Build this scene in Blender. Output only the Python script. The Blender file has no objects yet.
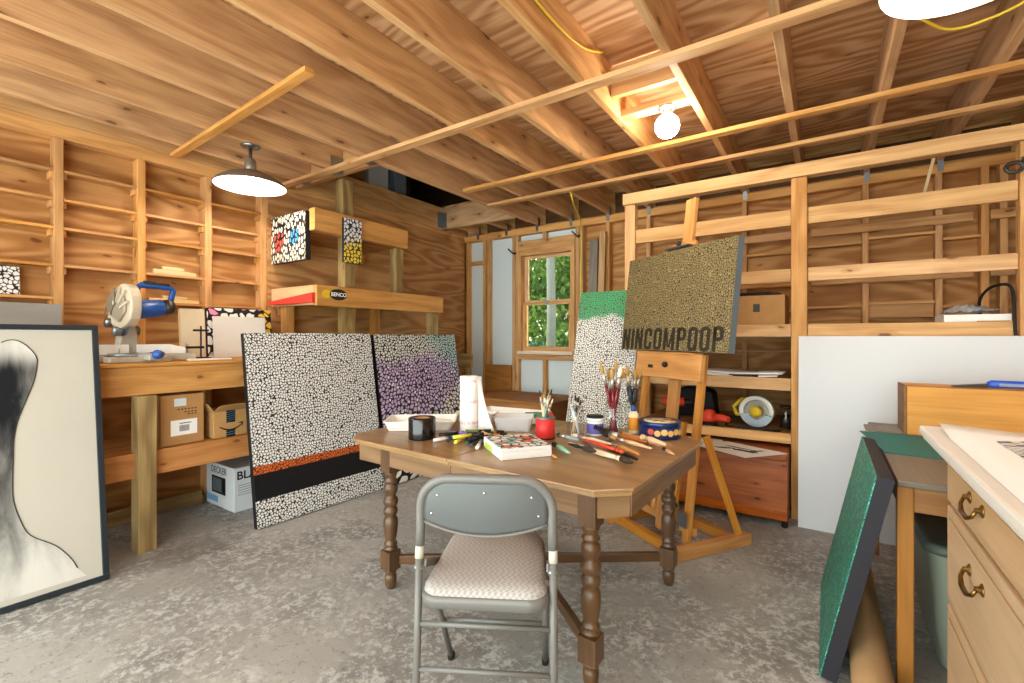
import bpy, bmesh, math, random
from mathutils import Vector, Matrix, Euler
random.seed(7)
PI = math.pi
SC = bpy.context.scene
COL = SC.collection
R = math.radians

# ------------------------------------------------------------------ helpers
def lin(c):
    if isinstance(c, str):
        c = c.lstrip('#')
        c = [int(c[i:i+2], 16)/255 for i in (0, 2, 4)]
        c = [x/12.92 if x <= .04045 else ((x+.055)/1.055)**2.4 for x in c]
    return (c[0], c[1], c[2], 1.0)


class NT:
    """small node-building helper"""
    def __init__(s, name, rough=.6, metal=0, spec=.3):
        s.mat = bpy.data.materials.new(name)
        s.mat.use_nodes = True
        s.t = s.mat.node_tree
        s.b = s.t.nodes['Principled BSDF']
        s.b.inputs['Roughness'].default_value = rough
        s.b.inputs['Metallic'].default_value = metal
        s.b.inputs['Specular IOR Level'].default_value = spec

    def put(s, sock, v):
        if isinstance(v, bpy.types.NodeSocket):
            s.t.links.new(v, sock)
        elif isinstance(v, str):
            sock.default_value = lin(v)
        elif isinstance(v, (tuple, list)):
            n = len(sock.default_value)
            sock.default_value = (tuple(v) + (1.0,))[:n] if len(v) < n else tuple(v)[:n]
        else:
            sock.default_value = v

    def node(s, kind, **kw):
        n = s.t.nodes.new(kind)
        for k, v in kw.items():
            setattr(n, k, v)
        return n

    def m(s, op, a, b=0.0, c=0.0, clamp=False):
        n = s.node('ShaderNodeMath', operation=op, use_clamp=clamp)
        s.put(n.inputs[0], a); s.put(n.inputs[1], b); s.put(n.inputs[2], c)
        return n.outputs[0]

    def step(s, x, lo, hi):
        n = s.node('ShaderNodeMapRange', interpolation_type='SMOOTHSTEP')
        s.put(n.inputs[0], x); s.put(n.inputs[1], lo); s.put(n.inputs[2], hi)
        return n.outputs[0]

    def mix(s, f, a, b, blend='MIX'):
        n = s.node('ShaderNodeMix', data_type='RGBA', blend_type=blend)
        s.put(n.inputs[0], f); s.put(n.inputs[6], a); s.put(n.inputs[7], b)
        return n.outputs[2]

    def uv(s):
        return s.node('ShaderNodeTexCoord').outputs['UV']

    def objc(s):
        return s.node('ShaderNodeTexCoord').outputs['Object']

    def sep(s, v):
        n = s.node('ShaderNodeSeparateXYZ'); s.put(n.inputs[0], v)
        return n.outputs

    def comb(s, x, y, z=0.0):
        n = s.node('ShaderNodeCombineXYZ')
        s.put(n.inputs[0], x); s.put(n.inputs[1], y); s.put(n.inputs[2], z)
        return n.outputs[0]

    def scale(s, v, k):
        n = s.node('ShaderNodeVectorMath', operation='MULTIPLY')
        s.put(n.inputs[0], v); s.put(n.inputs[1], k)
        return n.outputs[0]

    def add(s, v, k):
        n = s.node('ShaderNodeVectorMath', operation='ADD')
        s.put(n.inputs[0], v); s.put(n.inputs[1], k)
        return n.outputs[0]

    def noise(s, v, sc, det=3, rough=.55, dist=0.0, out=0):
        n = s.node('ShaderNodeTexNoise')
        s.put(n.inputs['Vector'], v); s.put(n.inputs['Scale'], sc); s.put(n.inputs['Detail'], det)
        s.put(n.inputs['Roughness'], rough); s.put(n.inputs['Distortion'], dist)
        return n.outputs[out]

    def voro(s, v, sc, feature='F1', dims='2D', rnd=.9):
        n = s.node('ShaderNodeTexVoronoi', feature=feature, voronoi_dimensions=dims)
        s.put(n.inputs['Vector'], v); s.put(n.inputs['Scale'], sc); s.put(n.inputs['Randomness'], rnd)
        return n.outputs

    def rnd(s):
        return s.node('ShaderNodeObjectInfo').outputs['Random']

    def bump(s, h, strength=.2, dist=.01):
        n = s.node('ShaderNodeBump')
        s.put(n.inputs['Strength'], strength); s.put(n.inputs['Distance'], dist); s.put(n.inputs['Height'], h)
        s.t.links.new(n.outputs[0], s.b.inputs['Normal'])

    def col(s, v):
        s.put(s.b.inputs['Base Color'], v)
        return s

    def done(s):
        return s.mat


def plain(name, c, rough=.5, metal=0, spec=.3, alpha=None):
    m = NT(name, rough, metal, spec); m.put(m.b.inputs['Base Color'], c)
    return m.mat


def wood(name, light, dark, knotc='#5a3016', knots=.5, vs=1.0, rough=.62, var=.16, ring=.5, spec=.25):
    m = NT(name, rough, 0, spec)
    uv = m.uv(); r = m.rnd()
    v = m.add(uv, m.comb(m.m('MULTIPLY', r, 37.0), m.m('MULTIPLY', r, 11.0)))
    w = m.noise(m.scale(v, (1.1, 5*vs, 1)), 1.0, 2, .5, out=0)
    o = m.sep(v)
    # growth bands bent by a slow noise
    if vs < .5:          # rotary-cut sheet: contour lines of a stretched noise
        w = m.noise(m.scale(v, (.55, 2.6, 1)), 1.0, 2, .45, .3)
        band = m.m('MULTIPLY', w, 70.0)
    else:
        band = m.m('ADD', m.m('MULTIPLY', o[1], 48*vs), m.m('MULTIPLY', w, 24.0))
    band = m.m('MULTIPLY_ADD', m.m('SINE', band), .5, .5)
    fine = m.noise(m.scale(v, (3.0, 90*vs, 1)), 1.0, 4, .6)
    slow = m.noise(m.scale(v, (1.3, 6*vs, 1)), 1.0, 3, .6)
    f = m.m('ADD', m.m('MULTIPLY', band, .30*ring), m.m('MULTIPLY', fine, .45))
    f = m.m('ADD', f, m.m('MULTIPLY', slow, .45))
    f = m.step(f, .28, .88)
    c = m.mix(f, light, dark)
    # per-board tone
    t = m.m('MULTIPLY_ADD', r, var*2, 1-var)
    hs = m.node('ShaderNodeHueSaturation')
    m.put(hs.inputs['Value'], t); m.put(hs.inputs['Saturation'], m.m('MULTIPLY_ADD', m.m('FRACT', m.m('MULTIPLY', r, 7.3)), .14, .92))
    m.put(hs.inputs['Color'], c)
    c = hs.outputs[0]
    if knots > 0:
        kv = m.add(m.scale(v, (2.4, 6.5, 1)), m.scale(m.noise(v, 9.0, 2, .5, out=1), (.16, .3, 0)))
        k = m.voro(kv, 1.0)
        rr = m.sep(k['Color'])
        keep = m.m('GREATER_THAN', rr[0], 1-knots)
        size = m.m('MULTIPLY_ADD', rr[1], .075, .035)
        core = m.m('MULTIPLY', m.m('SUBTRACT', 1.0, m.step(k['Distance'], m.m('MULTIPLY', size, .5), size)), keep)
        halo = m.m('MULTIPLY', m.m('SUBTRACT', 1.0, m.step(k['Distance'], size, m.m('MULTIPLY', size, 3.2))), keep)
        c = m.mix(m.m('MULTIPLY', halo, .45), c, dark)
        c = m.mix(m.m('MULTIPLY', core, .7), c, knotc)
    m.col(c)
    m.bump(fine, .12, .004)
    return m.mat


def pebble(name, scale, ground, stone, line=.10, soft=.05, rules=(), var=.12, grow=None, stretch=(1, 1), rough=.45, bands=(), warp=.4, cut=(.58, .74)):
    """stones painted on a ground: UV in metres from the lower corner of the face"""
    m = NT(name, rough, 0, .35)
    uv = m.uv()
    o = m.sep(uv)
    if grow:
        u0, s0, s1 = grow
        sv = m.m('MULTIPLY_ADD', o[1], s1, s0)
        x = m.m('MULTIPLY', m.m('SUBTRACT', o[0], u0), sv)
        y = m.m('ADD', m.m('MULTIPLY', o[1], s0), m.m('MULTIPLY', m.m('MULTIPLY', o[1], o[1]), s1*.5))
        p = m.comb(x, y)
    else:
        p = m.scale(uv, (scale*stretch[0], scale*stretch[1], 1))
    p = m.add(p, m.scale(m.noise(p, .8, 2, .5, out=1), (warp*2, warp*2, 0)))
    v1 = m.voro(p, 1.0)
    v2 = m.voro(p, 1.0, 'F2')
    rc = m.sep(v1['Color'])
    q = m.m('DIVIDE', v1['Distance'], v2['Distance'])      # rounded cells: discs of constant distance ratio
    k = m.m('MULTIPLY_ADD', rc[2], -.08, .93-2.2*line)
    mask = m.m('SUBTRACT', 1.0, m.step(q, m.m('SUBTRACT', k, soft), m.m('ADD', k, soft)))
    st = m.mix(m.m('MULTIPLY', rc[0], var), stone, ground)
    oc_ = o
    if not grow:            # colour whole stones by where their centre lies
        oc_ = m.sep(m.scale(v1['Position'], (1/(scale*stretch[0]), 1/(scale*stretch[1]), 0)))
    for kind, prm, colr in rules:
        if kind == 'disc':
            cu, cv, rad, prob = prm
            d = m.m('SQRT', m.m('ADD', m.m('POWER', m.m('SUBTRACT', oc_[0], cu), 2.0), m.m('POWER', m.m('SUBTRACT', oc_[1], cv), 2.0)))
            f = m.m('MULTIPLY', m.m('LESS_THAN', d, rad), m.m('LESS_THAN', rc[1], prob))
        elif kind == 'random':
            lo, hi = prm
            f = m.m('MULTIPLY', m.m('GREATER_THAN', rc[1], lo), m.m('LESS_THAN', rc[1], hi))
        elif kind == 'grad':       # soft colour zone along a*u+b*v
            a, b, lo, hi, amt = prm
            q = m.m('ADD', m.m('MULTIPLY', oc_[0], a), m.m('MULTIPLY', oc_[1], b))
            q = m.m('ADD', q, m.m('MULTIPLY', m.m('SUBTRACT', m.noise(uv, 5.0, 3), .5), .25))
            f = m.m('MULTIPLY', m.step(q, lo, hi), amt)
        st = m.mix(f, st, colr)
    c = m.mix(mask, ground, st)
    for lo, hi, g, s2 in bands:
        f = m.m('MULTIPLY', m.m('GREATER_THAN', o[1], lo), m.m('LESS_THAN', o[1], hi))
        c = m.mix(f, c, g if s2 is None else m.mix(mask, g, s2))
    m.col(c)
    return m.mat


# ------------------------------------------------------------------ mesh builder
class MB:
    def __init__(s):
        s.v = []; s.f = []; s.uv = []; s.mi = []; s.sm = []

    def face(s, idx, uvs=None, mi=0, sm=False):
        s.f.append(tuple(idx)); s.uv.append(uvs); s.mi.append(mi); s.sm.append(sm)

    def hexa(s, P, L=None, mi=0, long=None, keepuv=False):
        """8 corners: bottom 0-3 (ccw), top 4-7; L = dims for uv"""
        b = len(s.v); s.v += [Vector(p) for p in P]
        ex = (P[1]-P[0]).length; ey = (P[3]-P[0]).length; ez = (P[4]-P[0]).length
        d = (ex, ey, ez)
        if long is None:
            long = max(range(3), key=lambda i: d[i])
        ou, ov = (0, 0) if keepuv else (random.uniform(0, 20), random.uniform(0, 20))
        loc = [(0, 0, 0), (ex, 0, 0), (ex, ey, 0), (0, ey, 0), (0, 0, ez), (ex, 0, ez), (ex, ey, ez), (0, ey, ez)]
        for q, ax in (((0, 3, 2, 1), (0, 1)), ((4, 5, 6, 7), (0, 1)), ((0, 1, 5, 4), (0, 2)), ((1, 2, 6, 5), (1, 2)), ((2, 3, 7, 6), (0, 2)), ((3, 0, 4, 7), (1, 2))):
            a, c = ax
            if c == long:
                a, c = c, a
            if keepuv:
                a, c = ax
            sh = 0 if keepuv else (.37*ax[0]+.21*ax[1])
            s.face([b+i for i in q], [(loc[i][a]+ou, loc[i][c]+ov+sh) for i in q], mi)
        return s

    def box(s, x0, x1, y0, y1, z0, z1, mi=0, long=None, taper=0.0, keepuv=False):
        tx = (x1-x0)*taper/2; ty = (y1-y0)*taper/2
        P = [Vector(p) for p in ((x0+tx, y0+ty, z0), (x1-tx, y0+ty, z0), (x1-tx, y1-ty, z0), (x0+tx, y1-ty, z0), (x0, y0, z1), (x1, y0, z1), (x1, y1, z1), (x0, y1, z1))]
        return s.hexa(P, mi=mi, long=long, keepuv=keepuv)

    def beam(s, p0, p1, w, h, up=(0, 0, 1), mi=0):
        """bar from p0 to p1 (centre line); w across, h along up"""
        p0 = Vector(p0); p1 = Vector(p1); d = (p1-p0).normalized(); up = Vector(up)
        sd = d.cross(up).normalized(); u = sd.cross(d).normalized()
        a = sd*w/2; c = u*h/2
        P = [p0-a-c, p1-a-c, p1+a-c, p0+a-c, p0-a+c, p1-a+c, p1+a+c, p0+a+c]
        return s.hexa(P, mi=mi, long=0)

    def tube(s, pts, r, n=8, mi=0, closed=False, caps=True, sm=True):
        pts = [Vector(p) for p in pts]; m = len(pts)
        rr = r if isinstance(r, (list, tuple)) else [r]*m
        b = len(s.v); up = None; ln = 0
        for i, p in enumerate(pts):
            if closed:
                t = (pts[(i+1) % m]-pts[i-1]).normalized()
            else:
                t = (pts[min(i+1, m-1)]-pts[max(i-1, 0)]).normalized()
            if up is None:
                up = Vector((0, 0, 1)) if abs(t.z) < .9 else Vector((1, 0, 0))
            sd = t.cross(up).normalized(); up = sd.cross(t).normalized()
            for k in range(n):
                a = 2*PI*k/n
                s.v.append(p+sd*math.cos(a)*rr[i]+up*math.sin(a)*rr[i])
        ou = random.uniform(0, 9)
        for i in range(m if closed else m-1):
            l2 = ln+(pts[(i+1) % m]-pts[i]).length
            for k in range(n):
                j = (k+1) % n; i2 = (i+1) % m
                vv = 2*PI*rr[i]
                s.face((b+i*n+k, b+i*n+j, b+i2*n+j, b+i2*n+k), [(ln+ou, vv*k/n), (ln+ou, vv*(k+1)/n), (l2+ou, vv*(k+1)/n), (l2+ou, vv*k/n)], mi, sm)
            ln = l2
        if caps and not closed:
            s.face([b+k for k in reversed(range(n))], None, mi)
            s.face([b+(m-1)*n+k for k in range(n)], None, mi)
        return s

    def lathe(s, prof, c=(0, 0, 0), n=20, mi=0, sm=True, M=None, capb=True, capt=True):
        """prof: list of (radius, z)"""
        b = len(s.v); c = Vector(c); ou = random.uniform(0, 9)
        for r, z in prof:
            for k in range(n):
                a = 2*PI*k/n
                p = Vector((r*math.cos(a), r*math.sin(a), z))
                if M is not None:
                    p = M @ p
                s.v.append(p+c)
        for i in range(len(prof)-1):
            for k in range(n):
                j = (k+1) % n
                z0, z1 = prof[i][1], prof[i+1][1]
                w = .3
                s.face((b+i*n+k, b+i*n+j, b+(i+1)*n+j, b+(i+1)*n+k), [(z0+ou, w*k/n), (z0+ou, w*(k+1)/n), (z1+ou, w*(k+1)/n), (z1+ou, w*k/n)], mi, sm)
        if capb and prof[0][0] > 1e-5:
            s.face([b+k for k in reversed(range(n))], None, mi)
        if capt and prof[-1][0] > 1e-5:
            s.face([b+(len(prof)-1)*n+k for k in range(n)], None, mi)
        return s

    def prism(s, poly, z0, z1, M=None, mi=0, mit=None, sm=False):
        """poly: ccw list of (x,y) extruded z0..z1, optional matrix"""
        n = len(poly); b = len(s.v)
        for z in (z0, z1):
            for x, y in poly:
                p = Vector((x, y, z)); s.v.append(M @ p if M is not None else p)
        s.face([b+k for k in reversed(range(n))], [poly[k] for k in reversed(range(n))], mi)
        s.face([b+n+k for k in range(n)], [poly[k] for k in range(n)], mi if mit is None else mit)
        l = 0
        for k in range(n):
            j = (k+1) % n
            e = math.dist(poly[k], poly[j])
            s.face((b+k, b+j, b+n+j, b+n+k), [(l, z0), (l+e, z0), (l+e, z1), (l, z1)], mi, sm)
            l += e
        return s

    def grid(s, P, mi=0, sm=True):
        """P: rows of points"""
        b = len(s.v); h = len(P); w = len(P[0])
        for row in P:
            s.v += [Vector(p) for p in row]
        for i in range(h-1):
            for j in range(w-1):
                q = (b+i*w+j, b+i*w+j+1, b+(i+1)*w+j+1, b+(i+1)*w+j)
                s.face(q, [(j/(w-1), i/(h-1)), ((j+1)/(w-1), i/(h-1)), ((j+1)/(w-1), (i+1)/(h-1)), (j/(w-1), (i+1)/(h-1))], mi, sm)
        return s

    def build(s, name, mats, parent=None, org=None, bevel=0, solid=0, M=None, subsurf=0):
        if not isinstance(mats, (list, tuple)):
            mats = [mats]
        o0 = Vector(org) if org is not None else Vector((0, 0, 0))
        me = bpy.data.meshes.new(name)
        vs = [(M @ v if M is not None else v)-o0 for v in s.v]
        me.from_pydata([tuple(v) for v in vs], [], s.f)
        ul = me.uv_layers.new(name='UVMap')
        d = ul.data; li = 0
        for f, u in zip(s.f, s.uv):
            for k in range(len(f)):
                if u:
                    d[li].uv = u[k]
                li += 1
        me.polygons.foreach_set('material_index', s.mi)
        me.polygons.foreach_set('use_smooth', s.sm)
        for mt in mats:
            me.materials.append(mt)
        me.validate(); me.update()
        o = bpy.data.objects.new(name, me); COL.objects.link(o)
        if parent is not None:
            o.parent = parent
        elif org is not None:
            o.location = o0
        if bevel:
            md = o.modifiers.new('Bevel', 'BEVEL'); md.width = bevel; md.segments = 2; md.limit_method = 'ANGLE'; md.angle_limit = R(50)
        if solid:
            md = o.modifiers.new('Solid', 'SOLIDIFY'); md.thickness = solid; md.offset = 0
        if subsurf:
            md = o.modifiers.new('Sub', 'SUBSURF'); md.levels = subsurf; md.render_levels = subsurf
        return o


def tag(o, label=None, cat=None, group=None, kind=None):
    for k, v in (('label', label), ('category', cat), ('group', group), ('kind', kind)):
        if v:
            o[k] = v
    return o


def thing(name, label, cat, loc=(0, 0, 0), rz=0.0, group=None):
    o = bpy.data.objects.new(name, None); COL.objects.link(o)
    o.empty_display_size = .1
    o.location = loc; o.rotation_euler = (0, 0, rz)
    return tag(o, label, cat, group)


def smooth(pts, k=5):
    P = [Vector(p) for p in pts]; out = []
    for i in range(len(P)-1):
        a, b, c, d = P[max(i-1, 0)], P[i], P[i+1], P[min(i+2, len(P)-1)]
        for j in range(k):
            t = j/k
            out.append(.5*((2*b)+(c-a)*t+(2*a-5*b+4*c-d)*t*t+(3*b-a-3*c+d)*t**3))
    return out+[P[-1]]


def rz_mat(loc, rz):
    return Matrix.Translation(Vector(loc)) @ Matrix.Rotation(rz, 4, 'Z')


def text_mb(mb, body, size, M, bold=0.0, sx=1.0, mi=0, depth=.0):
    cu = bpy.data.curves.new('txt', 'FONT'); cu.body = body; cu.size = size
    cu.offset = bold; cu.extrude = depth; cu.align_x = 'CENTER'; cu.align_y = 'CENTER'
    ob = bpy.data.objects.new('txt', cu); COL.objects.link(ob)
    bpy.context.view_layer.update()
    dg = bpy.context.evaluated_depsgraph_get()
    me = bpy.data.meshes.new_from_object(ob.evaluated_get(dg))
    b = len(mb.v)
    for v in me.vertices:
        p = Vector((v.co.x*sx, v.co.y, v.co.z)); mb.v.append(M @ p)
    for p in me.polygons:
        mb.face([b+i for i in p.vertices], None, mi)
    bpy.data.meshes.remove(me); bpy.data.objects.remove(ob); bpy.data.curves.remove(cu)
    return mb


def arc(cx, cy, r, a0, a1, n=8):
    return [(cx+r*math.cos(R(a0+(a1-a0)*i/n)), cy+r*math.sin(R(a0+(a1-a0)*i/n))) for i in range(n+1)]


def rrect(x0, x1, y0, y1, r, n=5):
    return arc(x1-r, y0+r, r, -90, 0, n)+arc(x1-r, y1-r, r, 0, 90, n)+arc(x0+r, y1-r, r, 90, 180, n)+arc(x0+r, y0+r, r, 180, 270, n)


# ------------------------------------------------------------------ materials
PINE = wood('pine', '#d6a56b', '#a06b38', knots=.34)
PINE_P = wood('pine_pale', '#dcb27c', '#ad7a48', knots=.34)
JOISTW = wood('joist_pine', '#d4a877', '#986a3e', '#4a2a14', knots=.34, var=.12)
GOLD = wood('pine_gold', '#d39d5c', '#9c662e', knots=.36)
PLY = wood('plywood', '#c8965c', '#9a6531', '#4a260e', knots=.25, vs=.35, ring=1.0, var=.08)
SUBF = wood('subfloor_ply', '#d6ae84', '#99693d', '#3f220f', knots=.3, vs=.4, ring=.9, var=.1)
TREAT = wood('treated_post', '#ab8f58', '#7a6034', '#54401a', knots=.35, vs=.7, ring=1.1)
EASELW = wood('easel_beech', '#cf9148', '#a96a2a', knots=0, rough=.4, var=.08)
CEDAR = wood('cedar', '#b4611f', '#7a3710', '#2e1206', knots=.65, rough=.35, var=.06, vs=.6)
CEDARL = wood('cedar_rail', '#a8561c', '#77350f', '#2e1206', knots=.3, rough=.35, var=.06)
TABW = wood('table_oak', '#a27c4c', '#74502c', knots=0, rough=.28, var=.05, spec=.5)
TABLEG = wood('table_leg_walnut', '#604329', '#3b2716', knots=0, rough=.35, var=.06, spec=.45)
APRON = wood('table_apron_wood', '#86684a', '#5f4328', knots=0, rough=.45, var=.06)
DRESW = wood('dresser_birch', '#ccad87', '#b4926a', knots=0, rough=.4, var=.04, ring=.5)
DESKW = wood('side_table_wood', '#a06f3c', '#7d5026', knots=.15, rough=.45)
GREYW = wood('worn_grey_top', '#8d8375', '#6b5f52', knots=0, rough=.5)
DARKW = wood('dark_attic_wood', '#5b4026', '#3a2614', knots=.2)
SCRAP = wood('scrap_wood', '#e8cd98', '#cfa96e', knots=.1)

BLACK = plain('black_paint', '#17171a', .5)
BLACKG = plain('black_gloss', '#0b0b0c', .18, spec=.6)
SLATE = plain('slate_frame', '#20272d', .45)
WHITE = plain('white_paint', '#e9e9e7', .5)
WHITEP = plain('white_plastic', '#ecebe6', .35, spec=.4)
FOAM = plain('foam_white', '#efeee8', .55)
PAPER = plain('paper_white', '#f0efec', .8, spec=.1)
STEEL = plain('galvanised_steel', '#9aa2a8', .38, 1)
CHROME = plain('chrome', '#d8d8d8', .15, 1)
BRASS = plain('antique_brass', '#8a6a3c', .33, 1)
DARKMET = plain('dark_metal', '#4a4440', .45, .8)
GREYMET = plain('grey_steel_paint', '#67645f', .38, 0, .45)
GREYBACK = plain('grey_steel_back', '#4e504f', .42, 0, .45)
BLUEPL = plain('blue_plastic', '#1d4f9c', .35, spec=.45)
BLUEPEN = plain('blue_handle', '#1e55c4', .3, spec=.5)
REDPL = plain('red_plastic', '#b3201c', .4, spec=.4)
ORANGE = plain('orange_red_plastic', '#d6432a', .4)
YELLOWPL = plain('yellow_plastic', '#d9b324', .4)
TEALMAT = plain('teal_mat', '#2b7674', .6)
CASTG = plain('cast_grey', '#b9b8ae', .45, .3)
RUBBER = plain('black_rubber', '#1b1b1b', .7)
FOAMBD = plain('pale_blue_foam_board', '#cfdadc', .7)
BIN = plain('bin_green_grey', '#a9b3a0', .35, spec=.4)
BINLID = plain('bin_lid', '#6d7a6f', .45)
CABLE = plain('yellow_cable', '#e3c13a', .5)
TOTE = plain('dark_blue', '#26345a', .6)

m = NT('concrete_floor', .55, 0, .3)
oc = m.objc()
n1 = m.noise(oc, .9, 4, .6)
n2 = m.noise(oc, 15.0, 6, .70, .8)
n3 = m.noise(oc, 34.0, 5, .7)
n4 = m.noise(m.add(oc, (9, 4, 0)), 2.3, 5, .62, .4)
base = m.mix(m.step(n1, .35, .65), '#8b8883', '#a3a09a')
base = m.mix(m.step(n4, .42, .66), base, '#7c7974')
n5 = m.noise(m.add(oc, (1, 2, 0)), 70.0, 4, .7)
mixn = m.m('ADD', m.m('ADD', m.m('MULTIPLY', n2, .42), m.m('MULTIPLY', n3, .38)), m.m('MULTIPLY', n5, .20))
patch = m.m('MULTIPLY', m.step(mixn, .475, .565), m.step(n4, .36, .56))
base = m.mix(m.m('MULTIPLY', patch, .72), base, '#c9c8c6')
dk = m.step(m.m('ADD', m.m('MULTIPLY', m.noise(m.add(oc, (3, 7, 0)), 24.0, 5, .7), .55), m.m('MULTIPLY', n5, .45)), .53, .61)
base = m.mix(m.m('MULTIPLY', dk, .6), base, '#5f5a57')
# old spill near the bench post
so = m.sep(oc)
dd = m.m('SQRT', m.m('ADD', m.m('POWER', m.m('MULTIPLY', m.m('ADD', so[0], 3.2), 1.6), 2.0), m.m('POWER', m.m('SUBTRACT', so[1], 1.25), 2.0)))
sp = m.m('SUBTRACT', 1.0, m.step(m.m('ADD', dd, m.m('MULTIPLY', m.m('SUBTRACT', n2, .5), .5)), .12, .4))
base = m.mix(m.m('MULTIPLY', sp, .55), base, '#4b4038')
m.col(base)
m.put(m.b.inputs['Roughness'], m.m('MULTIPLY_ADD', n2, .35, .33))
m.bump(m.m('ADD', n3, m.m('MULTIPLY', patch, .6)), .18, .006)
CONC = m.mat

m = NT('tote_card', .8, 0, .1)
CARD = None
def card(name, c):
    m = NT(name, .85, 0, .1)
    n = m.noise(m.objc(), 18.0, 3, .6)
    m.col(m.mix(n, c, tuple(x*.82 for x in lin(c)[:3])+(1,)))
    return m.mat
CARD = card('cardboard', '#b58a58')
CARD2 = card('cardboard_pale', '#bf945f')
KRAFT = card('kraft_paper', '#b8946a')

m = NT('chair_fabric', .85, 0, .1)
uv = m.scale(m.uv(), (1, 1, 1)); o = m.sep(uv)
wv = m.m('MULTIPLY', m.m('SINE', m.m('ADD', m.m('MULTIPLY', o[0], 330.0), m.m('MULTIPLY', m.m('SINE', m.m('MULTIPLY', o[1], 260.0)), 1.6))), m.m('SINE', m.m('MULTIPLY', o[1], 470.0)))
m.col(m.mix(m.step(wv, -.35, .5), '#a8a29d', '#918b87'))
CHAIRF = m.mat

m = NT('glass_pane', .05)
t = m.t; out = t.nodes['Material Output']
tr = m.node('ShaderNodeBsdfTransparent'); gl = m.node('ShaderNodeBsdfGlossy'); gl.inputs['Roughness'].default_value = .02
fr = m.node('ShaderNodeFresnel'); fr.inputs['IOR'].default_value = 1.35
mx = m.node('ShaderNodeMixShader'); t.links.new(fr.outputs[0], mx.inputs[0]); t.links.new(tr.outputs[0], mx.inputs[1]); t.links.new(gl.outputs[0], mx.inputs[2])
t.links.new(mx.outputs[0], out.inputs['Surface'])
GLASS = m.mat

def clear(name, tint, amt=.75):
    m = NT(name, .1)
    t = m.t; out = t.nodes['Material Output']
    m.col(tint); m.b.inputs['Roughness'].default_value = .12; m.b.inputs['Specular IOR Level'].default_value = .6
    tr = m.node('ShaderNodeBsdfTransparent'); tr.inputs[0].default_value = lin(tint)
    mx = m.node('ShaderNodeMixShader'); mx.inputs[0].default_value = amt
    t.links.new(m.b.outputs[0], mx.inputs[1]); t.links.new(tr.outputs[0], mx.inputs[2]); t.links.new(mx.outputs[0], out.inputs['Surface'])
    return m.mat
m = NT('jar_glass', .05)
t = m.t; out = t.nodes['Material Output']
tr = m.node('ShaderNodeBsdfTransparent'); tr.inputs[0].default_value = (.93, .96, .95, 1)
gl = m.node('ShaderNodeBsdfGlossy'); gl.inputs['Roughness'].default_value = .05
lw = m.node('ShaderNodeLayerWeight'); lw.inputs[0].default_value = .5
mx = m.node('ShaderNodeMixShader'); t.links.new(m.m('MULTIPLY_ADD', m.m('POWER', lw.outputs[1], 3.0), .55, .06), mx.inputs[0])
t.links.new(tr.outputs[0], mx.inputs[1]); t.links.new(gl.outputs[0], mx.inputs[2]); t.links.new(mx.outputs[0], out.inputs['Surface'])
JAR = m.mat
CLEARP = clear('clear_plastic', '#eeeeee', .45)
BAG = clear('crumpled_film', '#b8bcc0', .25)

def emit(name, c, s):
    m = NT(name)
    m.put(m.b.inputs['Base Color'], c); m.put(m.b.inputs['Emission Color'], c); m.b.inputs['Emission Strength'].default_value = s
    return m.mat
BULB = emit('bulb_glow', '#fff4e6', 400)
GLOBE = emit('globe_glow', '#fff1dc', 110)
ENAMEL = plain('shade_enamel', '#f3f1ea', .35)
PEWTER = plain('shade_pewter', '#8d8478', .4, .7)

PEB_BW = pebble('pebbles_fine', 52, '#1b1b1f', '#e6e6e2', line=.10, soft=.07,
                bands=((.18, .355, '#101114', None), (.355, .41, '#5a1c0c', '#c8642c')))
PEB_PURPLE = pebble('pebbles_purple', 20, '#141016', '#e4e5dc', line=.12, soft=.04, cut=(.5, .6), stretch=(1, 1), grow=(.55, 9.5, 24.0), warp=.3,
                    rules=(('grad', (-.75, 1.0, -.04, .12, 1.0), '#bda6c9'), ('random', (.86, 1.0), '#dcd6dd'), ('grad', (-.1, 1.0, 1.0, 1.16, .95), '#d6dacd'), ('grad', (.9, 1.0, 1.75, 2.05, .6), '#7fb3a8')))
PEB_GREEN = pebble('pebbles_green_top', 56, '#514a45', '#e8e6de', line=.10, soft=.06,
                   rules=(('grad', (.05, 1.0, 1.48, 1.54, 1.0), '#3aa768'),), bands=())
PEB_GOLD = pebble('pebbles_gold', 66, '#282216', '#85744e', line=.07, soft=.08, rules=(('random', (.9, 1.0), '#9a8758'),))
PEB_TEAL = pebble('pebbles_teal', 70, '#163b36', '#37957c', line=.05, soft=.05, rules=(('random', (.6, .8), '#4fbfa4'), ('random', (.85, 1.0), '#2c8a86')))
PEB_RB = pebble('pebbles_red_blue', 24, '#141312', '#e6dcc6', line=.135, soft=.04, cut=(.42, .52), stretch=(1.25, .72), rules=(('disc', (.13, .2, .085, .85), '#c9554a'), ('disc', (.36, .225, .07, .75), '#4a9fd8')))
PEB_YEL = pebble('pebbles_yellow', 30, '#17181d', '#d9d9df', line=.10, soft=.04, cut=(.42, .52), rules=(('grad', (.3, -1.0, -.2, -.12, 1.0), '#dcc443'),))
PEB_COL = pebble('pebbles_coloured', 15, '#17181a', '#f1efe8', line=.09, soft=.03, cut=(.42, .50), rules=(('grad', (1.0, 0, .40, .46, 1.0), '#e4b93f'), ('random', (.72, .84), '#ef87b0')))
PEB_SHELF = pebble('pebbles_small_bw', 40, '#121214', '#e6e4df', line=.08, soft=.04)
PEB_BOX = pebble('pebbles_box', 26, '#2a2a32', '#f4f2ee', line=.07, soft=.03, rules=(('random', (.0, .15), '#e2704f'), ('random', (.25, .34), '#8fc6c0'), ('random', (.4, .45), '#c23d36')))
PEB_INK = pebble('ink_pattern', 30, '#15151a', '#eeeeee', line=.12, soft=.04, stretch=(.5, 1.4), rules=(('random', (.8, .92), '#8fa6dc'),))

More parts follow.
